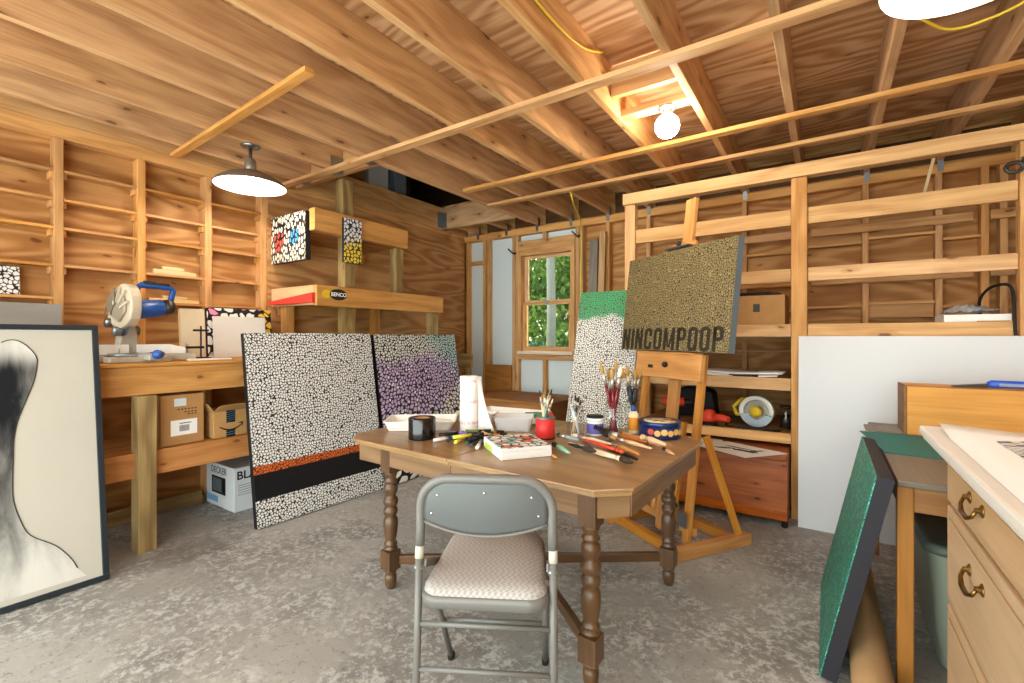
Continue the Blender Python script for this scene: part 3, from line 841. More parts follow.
MB().lathe([(.0, 0), (.056, .0), (.058, .02), (.058, .15), (.052, .155)], (0, 0, 0), 18, M=mm).build('motor', BLUEPL, ms, M=HR)
MB().lathe([(.05, .156), (.052, .20), (.042, .22), (.0, .222)], (0, 0, 0), 18, M=mm).build('motor_cap', DARKMET, ms, M=HR)
hp = [(.03, -.01, .40), (.035, .0, .475), (.037, .02, .50), (.04, .19, .495), (.04, .21, .475), (.035, .195, .405), (.03, .17, .39), (.03, .02, .385)]
MB().tube(hp, .019, 10, closed=True).build('handle', BLUEPL, ms, M=HR)
MB().tube([(.041, .035, .512), (.043, .18, .506)], .017, 10).build('handle_grip', RUBBER, ms, M=HR)
MB().beam((-.08, -.01, .22), (.0, .0, .32), .06, .07).build('saw_arm', CASTG, ms, bevel=.008, M=HR)

# bar clamp standing on the bench
bc = thing('bar_clamp', 'dark bar clamp standing in front of the cream panel on the workbench', 'clamp', (-3.80, 1.545, 1.141))
MB().box(-.008, .008, -.004, .004, .0, .24).build('bar', DARKMET, bc, bevel=.002)
MB().beam((0, 0, .19), (0, -.0, .23), .03, .02).box(-.012, .012, -.05, .05, .20, .215).build('jaw', BLACK, bc, bevel=.003)
MB().box(-.012, .012, -.10, .02, .075, .092).build('sliding_jaw', BLACK, bc, bevel=.003)
MB().tube([(0, -.09, .04), (0, -.09, .12)], .007, 8).build('screw', STEEL, bc)
MB().box(-.05, .05, -.05, .05, 0, .012).build('foot', BLACK, bc, bevel=.002)
# white strip on the bench
tag(MB().box(-3.56, -3.50, 1.36, 1.62, 1.141, 1.153).build('white_trim_strip', WHITE, None, org=(-3.53, 1.49, 1.141), bevel=.002), 'white strip of moulding lying at the bench edge beside the saw', 'moulding')

# offcuts on the wall shelves
def offcut(label, y0, y1, z, h, x=-4.135, mat=SCRAP, d=.045):
    zz = z+.001
    n = 4
    b = MB(); b.prism([(y0, 0), (y1, 0), (y1, h*.7), (y0+(y1-y0)*.6, h), (y0, h)], x-d/2, x+d/2, Matrix(((0, 0, 1, 0), (1, 0, 0, 0), (0, 1, 0, zz), (0, 0, 0, 1))))
    o = b.build('wood_offcut', mat, None, org=(x, (y0+y1)/2, zz), bevel=.002)
    tag(o, label, 'wood offcut', 'pale wood offcuts on the wall shelves')
offcut('long pale wood offcut on the fourth wall shelf above the mitre saw', 1.36, 1.64, 1.772, .035)
offcut('short pale wood offcut on top of the wall shelf over the saw motor', 1.42, 1.56, 1.8085, .022, d=.03)
offcut('long pale wood offcut on the wall shelf just above the cream panel', 1.33, 1.66, 1.56, .03)
offcut('short pale wood offcut stacked on the low shelf above the cream panel', 1.42, 1.58, 1.5915, .02, d=.03)

# ------------------------------------------------------------------ boxes under the bench
def carton(label, p, w, d, h, rz, mat, cat='box'):
    t = thing('cardboard_box', label, cat, p, rz)
    MB().box(-w/2, w/2, -d/2, d/2, 0, h).build('body', mat, t, bevel=.004)
    return t
Fx = Matrix(((0, 0, 1, 0), (1, 0, 0, 0), (0, 1, 0, 0), (0, 0, 0, 1)))       # local (u,v) on a face looking to +X
# tall box: front towards +X
t = carton('tall cardboard box with white shipping label on the shelf beneath the bench', (-3.64, 1.305, .599), .30, .255, .325, R(3), CARD)
MB().box(.1505, .152, -.07, .085, .06, .16).build('shipping_label', PAPER, t)
k = MB()
for i in range(14):
    y = -.02+i*.0042
    k.box(.1522, .1526, y, y+.0022, .085, .125)
k.box(.1522, .1526, -.02, .05, .135, .140)
k.build('barcode', BLACK, t)
MB().box(.1505, .1515, -.05, .02, .25, .30).build('sticker', plain('pale_sticker', '#c9d4da', .6), t)
k = MB()
for i, (y, z, w) in enumerate(((-.01, .225, .12), (.03, .205, .08), (.05, .19, .06))):
    for j in range(int(w/.02)):
        k.box(.1502, .1506, y+j*.02-.02, y+j*.02-.008, z, z+.008)
k.build('printed_code', DARKMET, t)
MB().box(-.152, .1525, -.025, .025, .3255, .3262).build('tape', plain('packing_tape', '#a07a50', .3), t)
# open box with curved arrow
t = carton('small open cardboard box with curved black arrow beside the tall box', (-3.60, 1.60, .599), .24, .225, .185, R(2), CARD2)
M1 = Fx.copy(); M1.translation = Vector((.1205, 0, .075))
k = MB()
pts = [(-.075+.15*i/14, .0-.028*math.sin(PI*i/14)) for i in range(15)]
up_ = []; dn = []
for i, (a, b) in enumerate(pts):
    wd = .002+.004*math.sin(PI*(.15+.7*i/14))
    up_.append((a, b+wd)); dn.append((a, b-wd))
k.prism(dn+up_[::-1], 0, .0008, M1)
k.prism([(.045, .015), (.085, .02), (.08, -.015), (.072, .008)][::-1], 0, .0008, M1)
k.build('arrow_mark', BLACK, t)
MB().box(.1203, .1207, -.03, .03, .10, .185).build('black_tape', BLACK, t)
MB().box(.1203, .1207, -.03, .03, .0, .045).build('black_tape', BLACK, t)
TSTR = plain('tape_blue', '#4d7f9c', .5)
for z in (.012, .028, .11, .125, .14, .155, .17):
    k = MB(); k.prism([(-.028, z), (.028, z+.006), (.028, z+.009), (-.028, z+.003)], .0, .0004, Matrix(((0, 0, 1, .121), (1, 0, 0, 0), (0, 1, 0, 0), (0, 0, 0, 1)))); k.build('tape_stripe', TSTR, t)
MB().hexa([Vector(p) for p in ((.121, -.112, .186), (.121, .112, .186), (.118, .112, .188), (.118, -.112, .188), (.20, -.105, .232), (.20, .105, .232), (.197, .105, .235), (.197, -.105, .235))]).build('flap', CARD2, t)
MB().hexa([Vector(p) for p in ((-.12, -.113, .186), (.12, -.113, .186), (.12, -.111, .188), (-.12, -.111, .188), (-.11, -.145, .24), (.11, -.145, .24), (.11, -.143, .242), (-.11, -.143, .242))]).build('flap', CARD2, t)
# appliance box on the floor
t = carton('white appliance carton printed BLACK on the floor under the bench', (-3.835, 1.965, .001), .45, .55, .325, 0, plain('carton_white', '#cfd3d6', .6))
M2 = Matrix(((1, 0, 0, 0), (0, 0, -1, -.276), (0, 1, 0, 0), (0, 0, 0, 1)))     # face towards -Y
k = MB(); k.prism(rrect(-.13, .09, .10, .23, .006), 0, .001, M2); k.build('oven_picture', BLACK, t)
k = MB(); k.prism(rrect(-.11, .03, .115, .215, .004), .001, .002, M2); k.build('oven_window', plain('oven_glass', '#55606a', .3), t)
k = MB(); k.box(-.225, -.03, -.2765, -.2755, .03, .075).box(.2255, .2265, -.1, .28, .03, .06).build('blue_band', plain('print_blue', '#6fa3cf', .6), t)
k = MB(); text_mb(k, 'BLACK', .085, Matrix.Translation((.2262, -.13, .265)) @ Fx, .002, 1.0); k.build('brand_lettering', BLACK, t); k = MB(); text_mb(k, 'DECKER', .07, Matrix.Translation((-.02, -.2762, .275)) @ Matrix(((1, 0, 0, 0), (0, 0, -1, 0), (0, 1, 0, 0), (0, 0, 0, 1))), .0006, .95)
k.build('brand_lettering', BLACK, t)
k = MB()
for j in range(5):
    k.box(.2256, .226, -.25, -.12, .12+.018*j, .126+.018*j)
k.box(.2256, .226, -.08, .0, .10, .15)
k.build('small_print', plain('print_grey', '#8f979c', .6), t)

# ------------------------------------------------------------------ storage shelves at the back
sh = thing('storage_shelves', 'built-in pine storage shelving with deep shelves across the back wall', 'shelving', (-.2, 4.3, 0)); o_ = (-.2, 4.3, 0)
SY = 3.88
for x0, x1 in ((-1.435, -1.345), (-.203, -.106), (.932, 1.02)):
    wpart('post', PINE, sh, o_, x0, x1, SY-.02, SY+.06, 0, 2.43)
wpart('top_beam', PINE_P, sh, o_, -1.45, 1.60, SY-.03, SY+.06, 2.435, 2.53)
def shelf(z0, z1, xs, deck=True, my=SY):
    for x0, x1 in xs:
        wpart('beam', PINE_P, sh, o_, x0+.002, x1-.002, my, my+.04, z0, z1)
        if not deck:
            wpart('ledger', PINE, sh, o_, x0+.002, x1-.002, 4.86, 4.893, z1-.035, z1+.035)
        if deck:
            wpart('deck', PLY, sh, o_, x0+.002, x1-.002, my+.042, 4.895, z1-.035, z1-.015)
            wpart('ledger', PINE, sh, o_, x0+.002, x1-.002, 4.855, 4.893, z1-.13, z1-.037)
BAYS = [(-1.345, -.203), (-.106, .932), (1.02, 1.60)]
shelf(2.10, 2.215, BAYS, False)
shelf(1.695, 1.79, BAYS, False)
shelf(1.302, 1.392, BAYS)
shelf(.912, 1.0, BAYS)
shelf(.53, .60, BAYS)

# things on those shelves
t = carton('long cardboard box with small printed mark on the shelf behind the easel', (-.52, 4.10, 1.379), .56, .30, .235, R(-2), CARD)
k = MB(); k.box(.07, .115, -.1512, -.1505, .11, .17); k.build('printed_mark', DARKMET, t)
tag(MB().box(-.26, .24, -.12, .10, 0, .016).box(-.05, .18, -.06, .08, .016, .03).build('flat_tool_case', BLACK, None, M=rz_mat((-.52, 4.10, 1.616), R(-4)), org=(-.52, 4.10, 1.616), bevel=.004), 'flat black case lying on top of the long cardboard box', 'case')
# papers on the shelf below
for i, (z, rz, w, d, xx, lab) in enumerate(((1.0, 2, .72, .40, -.66, 'lower sheet of white drawing paper on the shelf under the cardboard box'), (1.018, -4, .62, .36, -.56, 'upper stack of white paper on the shelf under the cardboard box'))):
    mb = MB(); P = []
    for a in range(6):
        P.append([(-w/2+w*b/8, -d/2+d*a/5, .006*math.sin(b*.9+i)+(.004 if a == 0 else .008)) for b in range(9)])
    mb.grid(P)
    o = mb.build('paper_sheet', PAPER, None, M=rz_mat((xx, 4.12, z), R(rz)), org=(xx, 4.12, z), solid=.008)
    tag(o, lab, 'paper')
tag(MB().tube([(-.62, 3.935, 1.002), (-.42, 3.93, 1.003)], [.012, .016], 10).build('dark_brush_roll', BLACK, None, org=(-.52, 3.92, 1.0)), 'small black roll at the front edge of the paper shelf', 'tool roll')

# circular saw on the lowest shelf
cs = thing('circular_saw', 'yellow circular saw with steel guard on the lowest back shelf', 'saw', (-.44, 4.09, .586), R(-8))
cm = Matrix.Translation((0, 0, .135)) @ Matrix.Rotation(R(90), 4, 'X')
MB().prism(arc(0, 0, .125, -15, 195, 18)+arc(0, 0, .088, 195, -15, 14), .0, .05, cm).build('upper_guard', plain('saw_guard', '#c9c4b8', .3, .6), cs, bevel=.006)
MB().prism([(.112*math.cos(a*PI/20), .112*math.sin(a*PI/20)) for a in range(40)], .02, .024, cm).build('blade', plain('blade_steel', '#8f887a', .3, .8), cs)
MB().prism(arc(0, 0, .122, 195, 345, 14)+arc(0, 0, .06, 345, 195, 10), .008, .044, cm).build('lower_guard', STEEL, cs, bevel=.003)
MB().lathe([(.0, .05), (.05, .05), (.06, .08), (.055, .12), (.0, .125)], n=18, M=Matrix.Translation((0, 0, .135)) @ Matrix.Rotation(R(-90), 4, 'X') @ Matrix.Translation((0, 0, -.04))).build('motor', YELLOWPL, cs)
MB().lathe([(.0, .0), (.042, .0), (.045, .012), (.02, .018), (.0, .018)], n=16, M=cm @ Matrix.Translation((0, 0, .048))).build('hub', YELLOWPL, cs)
MB().box(-.16, .15, -.09, .04, .0, .006).build('shoe', STEEL, cs)
MB().tube([(-.06, .05, .20), (-.13, .05, .21), (-.19, .05, .15), (-.17, .05, .09), (-.10, .05, .09)], .018, 10).build('handle', YELLOWPL, cs)
MB().tube(smooth([(-.18, .05, .07), (-.22, -.02, .02), (-.19, -.10, .009), (0, -.13, .009), (.10, -.125, .009), (.17, -.06, .009)]), .007, 8).build('cord', RUBBER, cs)
# jar of screws beside it
t = thing('screw_jar', 'glass jar of dark screws at the shelf post beside the circular saw', 'jar', (-.0+-.255, 4.22, .586))
MB().lathe([(.045, 0), (.05, .01), (.05, .14), (.042, .155)], n=16).build('body', JAR, t)
MB().lathe([(.047, .156), (.047, .18), (.0, .181)], n=16).build('lid', DARKMET, t)
MB().lathe([(.0, .004), (.044, .004), (.044, .10), (.0, .11)], n=14).build('contents', DARKMET, t)
# red tools behind the easel
t = thing('power_drill', 'red and black cordless drill on the low shelf behind the easel mast', 'drill', (-1.05, 4.02, .586), R(15))
MB().tube([(-.10, 0, .17), (-.02, 0, .17), (.07, 0, .17)], [.036, .042, .035], 12).build('body', ORANGE, t)
MB().tube([(.071, 0, .17), (.11, 0, .17), (.14, 0, .17)], [.026, .022, .010], 12).build('chuck', BLACK, t)
MB().beam((-.03, 0, .06), (-.01, 0, .14), .04, .05, up=(1, 0, 0)).build('grip', ORANGE, t, bevel=.008)
MB().box(-.09, .04, -.04, .04, 0, .058).build('battery', BLACK, t, bevel=.008)
t = thing('orbital_sander', 'red sander with a round black pad on the low shelf behind the easel', 'sander', (-.78, 4.02, .586), R(-25))
MB().lathe([(.062, .0), (.064, .02), (.05, .03)], n=18).build('pad', BLACK, t)
MB().lathe([(.055, .031), (.06, .06), (.05, .10), (.03, .125), (.0, .13)], n=18).build('body', ORANGE, t)
MB().tube([(.05, 0, .07), (.12, 0, .075), (.17, 0, .07)], [.03, .028, .022], 12).build('dust_port', ORANGE, t)
t = thing('tool_bag', 'black tool bag standing deep on the low shelf behind the easel', 'bag', (-1.0, 4.50, .586))
mb = MB()
mb.prism([(-.2, 0), (.2, 0), (.17, .22), (.05, .27), (-.05, .27), (-.17, .22)], -.10, .10, Matrix.Rotation(R(90), 4, 'X')); mb.build('body', RUBBER, t, bevel=.015)
MB().tube([(-.09, 0, .262), (-.08, 0, .33), (0, 0, .35), (.08, 0, .33), (.09, 0, .262)], .010, 8).build('handle', RUBBER, t)
t = thing('extension_lead', 'black cord looped on the low shelf beside the circular saw', 'cord', (-.62, 4.40, .600))
MB().tube(smooth([(-.12, .1, .008), (-.06, -.02, .008), (.03, -.04, .03), (.06, .05, .10), (.02, .12, .15), (-.04, .14, .10), (-.03, .16, .008), (.1, .1, .008)]), .007, 8).build('cable', RUBBER, t)

# right bay: white tray, film and hose
t = thing('paint_tray', 'white plastic tray on the back shelf above the blank panel', 'tray', (.765, 4.07, 1.379), R(2))
mb = MB(); mb.box(-.15, .15, -.12, .12, 0, .008, taper=.1)
for a in ((-.15, .15, -.12, -.112), (-.15, .15, .112, .12)):
    mb.box(a[0], a[1], a[2], a[3], .0085, .06)
for a in ((-.15, -.142), (.142, .15)):
    mb.box(a[0], a[1], -.111, .111, .0085, .06)
mb.build('tray_body', WHITEP, t)
MB().box(-.0, .145, -.1215, -.1205, .0, .02).build('brown_edge', CARD, t)
mb = MB(); P = []
for a in range(9):
    P.append([(-.135+.24*b/12+.004*random.uniform(-1, 1), -.10+.20*a/8, -0.0+.065+.045*math.sin(PI*a/8)*math.sin(PI*b/12)+random.uniform(0, .022)) for b in range(13)])
mb.grid(P, sm=False)
tag(mb.build('plastic_film', BAG, None, M=rz_mat((.765, 4.07, 1.385), R(2)), org=(.765, 4.07, 1.385), solid=.002), 'crumpled clear plastic film heaped in the white tray', 'plastic film')
t = thing('black_hose', 'black bent hose arching over the shelf beside the post', 'hose', (.885, 3.95, 1.379))
MB().tube(smooth([(-.04, .30, .05), (-.05, .27, .16), (-.035, .13, .225), (.0, -.02, .235), (.02, -.065, .20), (.024, -.083, .10), (.026, -.090, -.02), (.028, -.094, -.07)]), .0085, 10).build('hose', RUBBER, t)
MB().lathe([(.018, 0), (.018, .05), (.013, .06)], (-.04, .30, .0), 12).build('coupling', BLACK, t)
# clamp hanging on the end post
t = thing('pipe_clamp', 'dark metal ring clamp hung high on the end post of the shelves', 'clamp', (.955, SY-.03, 2.285))
ring = [(-.055+.035*math.cos(a*PI/8), -.025, -.01+.028*math.sin(a*PI/8)) for a in range(16)]
MB().tube(ring, .011, 8, closed=True).build('ring', DARKMET, t)
MB().tube([(-.02, -.025, .0), (.02, -.025, .04), (.06, -.02, .07)], .018, 10).build('arm', DARKMET, t)
MB().box(-.02, .05, -.006, .006, -.02, .05).build('mount', DARKMET, t)
# stick dangling from above
tag(MB().beam((.66, 4.55, 2.62), (.60, 4.50, 2.36), .012, .018, up=(1, 0, 0)).build('dangling_stick', SCRAP, None, org=(.63, 4.52, 2.36)), 'thin pale stick hanging down behind the top shelf beam', 'stick')

# cedar chest
ch = thing('cedar_chest', 'reddish cedar chest pushed under the back shelves', 'chest', (-.72, 3.85, 0)); o_ = (-.72, 3.85, 0)
for x in (-1.24, -.25):
    for y in (3.645, 4.05):
        MB().lathe([(.016, 0), (.022, .008), (.018, .03), (.02, .045)], (x+.02-o_[0], y+.02-o_[1], 0), 12).build('foot', BLACK, ch)
wpart('carcass', CEDAR, ch, o_, -1.245, -.212, 3.645, 4.10, .046, .455)
wpart('base_moulding', CEDARL, ch, o_, -1.255, -.2105, 3.632, 3.645, .05, .115, .006)
wpart('lid', CEDARL, ch, o_, -1.26, -.2105, 3.615, 4.11, .457, .50, .012)
# drawings lying on the chest
def sheet_xy(name, label, cat, pts, z, mat, th=.0012, marks=None, group=None):
    c = Vector((sum(p[0] for p in pts)/len(pts), sum(p[1] for p in pts)/len(pts), z))
    t = thing(name, label, cat, c, 0, group)
    MB().prism([(p[0]-c.x, p[1]-c.y) for p in pts], 0, th).build('sheet', mat, t)
    if marks:
        mb = MB()
        for poly in marks:
            mb.prism([(p[0]-c.x, p[1]-c.y) for p in poly], th, th+.0006)
        mb.build('drawing', plain('ink_green_grey', '#46544c', .8), t)
    return t
def blob(cx, cy, a, b, rot=0, n=14, j=.3):
    rr = random.Random(int(cx*1000+cy*77))
    q = []
    for i in range(n):
        k = 1+rr.uniform(-j, j); x = a*math.cos(2*PI*i/n)*k; y = b*math.sin(2*PI*i/n)*k
        q.append((cx+x*math.cos(rot)-y*math.sin(rot), cy+x*math.sin(rot)+y*math.cos(rot)))
    return q
sheet_xy('drawing_sheet', 'white sheet with a dark green ink study on the cedar chest', 'drawing', [(-.44, 3.40), (-.205, 3.68), (-.62, 3.86), (-.84, 3.62)], .502, PAPER,
         marks=[blob(-.46, 3.60, .09, .03, -.3), blob(-.60, 3.63, .07, .022, .2), blob(-.40, 3.64, .05, .016, .5), blob(-.52, 3.68, .10, .010, -.35)])
sheet_xy('drawing_sheet', 'second drawing sheet on the chest, half hidden behind the easel leg', 'drawing', [(-.95, 3.64), (-.62, 3.66), (-.66, 3.90), (-.98, 3.88)], .5005, PAPER, marks=[blob(-.72, 3.74, .05, .03)])

# ------------------------------------------------------------------ studio easel with its painting
# local frame: x = across the easel, y = away from the viewer of the picture, z = up
EA = math.atan2(-.543, .84)
def el(L, bk):                       # (lateral, back) -> world
    return Vector((.84*L+.543*bk, -.543*L+.84*bk, 0))
EO = el(-2.415, 2.06)
es = thing('easel', 'wooden studio easel with an H base holding the gold pebble painting', 'easel', EO, EA)
TL_ = .1217
def ep(x, y, z):
    return (x, y+TL_*z, z)
for sx in (-1, 1):
    MB().box(sx*.312-.028, sx*.312+.028, -.17, .45, .002, .072).build('foot', EASELW, es, bevel=.005)
    MB().beam((sx*.255, .0, .06), ep(sx*.255, .0, 1.19), .05, .03, up=(0, 1, 0)).build('upright', EASELW, es, bevel=.004)
    MB().beam((sx*.312, .37, .072), ep(sx*.288, .04, .70), .022, .042, up=(0, 1, 0)).build('brace', EASELW, es, bevel=.003)
MB().box(-.283, .283, -.125, -.085, .004, .064).build('cross_rail', EASELW, es, bevel=.004)
MB().box(-.283, .283, .32, .36, .004, .064).build('cross_rail', EASELW, es, bevel=.004)
MB().box(-.283, .283, .03, .06, .10, .15).build('cross_rail', EASELW, es, bevel=.004)
MB().beam((.0, .03, .04), ep(0, .03, 2.235), .088, .03, up=(0, 1, 0)).build('mast', EASELW, es, bevel=.004)
MB().beam(ep(0, .058, 1.9), ep(0, .058, 1.3), .05, .02, up=(0, 1, 0)).build('mast_slide', EASELW, es, bevel=.003)
for sx in (-.09, .09):
    MB().beam((sx, .05, .15), ep(sx, .05, .75), .035, .03, up=(0, 1, 0)).build('slat', EASELW, es, bevel=.003)
tb = MB().beam(ep(-.30, -.048, 1.11), ep(.30, -.048, 1.11), .04, .165, up=(0, TL_, 1)).build('tray_block', EASELW, es, bevel=.005)
MB().lathe([(.0, 0), (.016, .003), (.02, .018), (.012, .03), (.0, .032)], n=10, M=Matrix.Translation(ep(.01, -.070, 1.12)) @ Matrix.Rotation(R(90), 4, 'X')).build('knob', BLACK, tb)
MB().box(-.17, -.12, -.069, -.0685, .0, .022).build('maker_plate', DARKMET, tb, M=Matrix.Translation((0, TL_*1.09, 1.09)))
MB().beam(ep(-.26, -.055, 1.1965), ep(.26, -.055, 1.1965), .085, .010, up=(0, 0, 1)).build('ledge', EASELW, es, bevel=.003)
uc = MB().beam(ep(-.105, .0, 1.915), ep(.105, .0, 1.915), .03, .035, up=(0, TL_, 1)).build('upper_clamp', EASELW, es, bevel=.004)
MB().beam(ep(-.105, -.03, 1.895), ep(.105, -.03, 1.895), .085, .012, up=(0, TL_, 1)).build('clamp_lip', STEEL, uc)
MB().lathe([(.0, 0), (.014, .003), (.018, .016), (.0, .024)], n=10, M=Matrix.Translation(ep(-.03, -.016, 1.93)) @ Matrix.Rotation(R(90), 4, 'X')).build('knob', BLACK, uc)
MB().box(.215, .29, -.035, -.028, .16, .25).box(.20, .23, -.06, -.03, .14, .17).build('hinge_plate', STEEL, es)
MB().lathe([(.0, 0), (.02, .002), (.022, .02), (.0, .03)], n=10, M=Matrix.Translation((.19, -.02, .27)) @ Matrix.Rotation(R(90), 4, 'X')).build('knob', BLACK, es)

cn = canvas('pebble_painting', 'gold pebble painting lettered NINCOMPOOP standing on the easel', el(-2.908, 2.137)+Vector((0, 0, 1.2025)), (.84, -.543, 0), .988, .675, (.543, .84, 0), 6.95, .05, PEB_GOLD, plain('grey_blue_edge', '#5a646b', .6))
# condensed heavy lettering along the bottom
lt = MB()
def bar(x0, x1, y0, y1):
    lt.prism([(x0, y0), (x1, y0), (x1, y1), (x0, y1)], 0, .0012, ML)
def ring_(x0, x1, y0, y1, s, skip=None):
    O = rrect(x0, x1, y0, y1, s*1.15, 5); I = rrect(x0+s, x1-s, y0+s*.85, y1-s*.85, s*.35, 5)
    n = len(O)
    for i in range(n):
        j = (i+1) % n
        mx_ = (O[i][0]+O[j][0]+I[i][0]+I[j][0])/4; my_ = (O[i][1]+O[j][1]+I[i][1]+I[j][1])/4
        if skip and skip(mx_, my_):
            continue
        lt.prism([O[i], O[j], I[j], I[i]], 0, .0012, ML)
LW, LH, LS = .078, .150, .026
def letter(c, x):
    y0, y1 = .004, .004+LH
    if c in 'NIM':
        if c == 'I':
            bar(x, x+LS, y0, y1); return LS
        w = LW if c == 'N' else LW*1.32
        bar(x, x+LS, y0, y1); bar(x+w-LS, x+w, y0, y1)
        if c == 'N':
            lt.prism([(x+w-LS*1.05, y0), (x+w-.002, y0), (x+LS*1.05, y1), (x+.002, y1)], 0, .0011, ML)
        else:
            md = x+w/2
            lt.prism([(md-.013, y0+.02), (md+.002, y0+.02), (x+LS, y1), (x+.004, y1)], 0, .0011, ML)
            lt.prism([(md-.002, y0+.02), (md+.013, y0+.02), (x+w-.004, y1), (x+w-LS, y1)], 0, .0011, ML)
        return w
    if c == 'O':
        ring_(x, x+LW, y0, y1, LS); return LW
    if c == 'C':
        ring_(x, x+LW, y0, y1, LS, lambda a, b: a > x+LW*.62 and y0+LH*.36 < b < y0+LH*.64)
        # the long straight side leaves one wide piece: replace by two stubs
        bar(x+LW-LS, x+LW, y0+.022, y0+LH*.36); bar(x+LW-LS, x+LW, y0+LH*.64, y1-.022); return LW
    if c == 'P':
        bar(x, x+LS, y0, y1); ring_(x, x+LW, y0+LH*.42, y1, LS); return LW
ML = Matrix(((1, 0, 0, 0), (0, 0, -1, 0), (0, 1, 0, 0), (0, 0, 0, 1)))
gap = .0195
x = .018
for c in 'NINCOMPOOP':
    x += letter(c, x)+gap
lt.build('lettering', plain('letter_dark', '#2a2419', .5), cn)

# ------------------------------------------------------------------ the table
TT = .755
TO = Vector((-1.274, 2.058, 0)); TR = R(-2.5)
tb_ = thing('dining_table', 'old oak table with turned legs and cut corners in the middle of the studio', 'table', TO, TR)
cz = .105
SEAM = -.11
def top_poly(x0, x1, y0, y1, c, left, right):
    p = []
    p += [(x0+c, y0)] if left else [(x0, y0)]
    p += [(x1-c, y0), (x1, y0+c), (x1, y1-c), (x1-c, y1)] if right else [(x1, y0), (x1, y1)]
    p += [(x0+c, y1), (x0, y1-c), (x0, y0+c)] if left else [(x0, y1)]
    return p
def table_leaf(x0, x1, left, right):
    mb = MB()
    mb.prism(top_poly(x0, x1, -.505, .622, cz, left, right), TT-.012, TT)
    i = .010
    xa = x0+(i if left else 0); xb = x1-(i if right else 0)
    mb.prism(top_poly(xa, xb, -.495, .612, cz-.004, left, right), TT-.03, TT-.0122)
    # lie the grain along the table
    o = mb.build('table_top', TABW, tb_, bevel=.004)
    return o
table_leaf(-.92, SEAM-.001, True, False)
table_leaf(SEAM+.001, .722, False, True)
def apron(p, q, h0, h1, name='apron'):
    p = Vector((*p, (h0+h1)/2)); q = Vector((*q, (h0+h1)/2))
    MB().beam(p, q, .022, h1-h0).build(name, APRON, tb_, bevel=.002)
a0, a1 = .640, TT-.0305
px0, px1, py0, py1, pc = -.885, .69, -.468, .585, .10
for p, q in (((px0+pc, py0), (SEAM-.001, py0)), ((SEAM+.001, py0), (px1-pc, py0)), ((px1-pc, py0), (px1, py0+pc)), ((px1, py0+pc), (px1, py1-pc)), ((px1, py1-pc), (px1-pc, py1)), ((px0+pc, py1), (px1-pc, py1)), ((px0, py0+pc), (px0, py1-pc)), ((px0+pc, py0), (px0, py0+pc)), ((px0, py1-pc), (px0+pc, py1))):
    apron(p, q, a0, a1)
legprof = [(.030, .20), (.040, .206), (.041, .214), (.030, .222), (.038, .230), (.039, .238), (.030, .246), (.034, .262), (.041, .30), (.044, .335), (.041, .362), (.031, .378), (.040, .388), (.043, .402), (.040, .416), (.029, .425), (.041, .436), (.045, .452), (.041, .468), (.029, .477), (.033, .49), (.041, .505), (.043, .52), (.040, .535), (.028, .545), (.040, .553), (.041, .562), (.030, .57), (.034, .58), (.040, .598), (.040, .605)]
footprof = [(.018, .001), (.027, .006), (.034, .03), (.036, .055), (.034, .072), (.026, .080), (.036, .088), (.036, .096), (.030, .102)]
for lx, ly in ((-.573, -.444), (.573, -.444), (.573, .444), (-.573, .444)):
    lg = MB(); lg.lathe([(r*.86, z) for r, z in footprof], (lx, ly, 0), 18).lathe([(r*.86, z) for r, z in legprof], (lx, ly, 0), 20)
    for z0, z1, w in ((.103, .20, .036), (.606, .7235, .036)):
        lg.box(lx-w, lx+w, ly-w, ly+w, z0, z1, long=2)
    lg.build('leg', TABLEG, tb_)
MB().beam((-.535, -.415, .15), (.535, .415, .15), .03, .045).build('stretcher', TABLEG, tb_, bevel=.003)
for s in (-1, 1):
    MB().beam((-.535*s, .415*s, .15), (-.02*s, .0155*s, .15), .03, .045).build('stretcher', TABLEG, tb_, bevel=.003)

# ------------------------------------------------------------------ things on the table
Z = TT+.001
def cup(name, label, cat, x, y, parts, group=None, z=Z):
    t = thing(name, label, cat, (x, y, z), random.uniform(0, 6), group)
    for nm, prof, mat in parts:
        MB().lathe(prof, n=22).build(nm, mat, t)
    return t
# black tape roll: a hollow ring
cup('tape_roll', 'stack of black tape standing at the table edge beside the white palettes', 'tape', -1.80, 1.80, [('roll', [(.040, .0), (.072, .0), (.073, .004), (.073, .108), (.070, .112), (.042, .112), (.040, .108), (.040, .0)], BLACKG), ('core', [(.036, .0), (.0395, .0), (.0395, .110), (.036, .110), (.036, .0)], CARD)])
# moulded white palettes with wells
def palette(label, c, w, d, h, rz):
    t = thing('paint_palette', label, 'palette', (c[0], c[1], Z), rz, None)
    mb = MB()
    prof = []
    n = 36
    def ringp(k, z):
        return [(p[0]*k, p[1]*k, z) for p in rrect(-w/2, w/2, -d/2, d/2, .03, 8)]
    rows = [ringp(.86, 0.001), ringp(.88, .006), ringp(.97, h-.006), ringp(1.0, h-.004), ringp(1.0, h), ringp(.95, h), ringp(.90, .012), ringp(.02, .012)]
    P = [r+[r[0]] for r in rows]
    mb.grid(P); mb.build('tray', FOAM, t)
    for i in range(3):
        y = -d*.30+i*d*.30
        g = MB(); g.tube([(-w*.40, y+.01, .02), (-w*.2, y+.012, h*.72), (w*.2, y+.012, h*.72), (w*.40, y+.01, .02)], .006, 8); g.build('divider', FOAM, t)
    return t
palette('white foam palette lying nearest the black tape roll', (-2.02, 2.02), .42, .27, .055, R(38))
palette('white foam palette behind the first one, touching the paper towel roll', (-1.88, 2.37), .27, .15, .055, R(30))
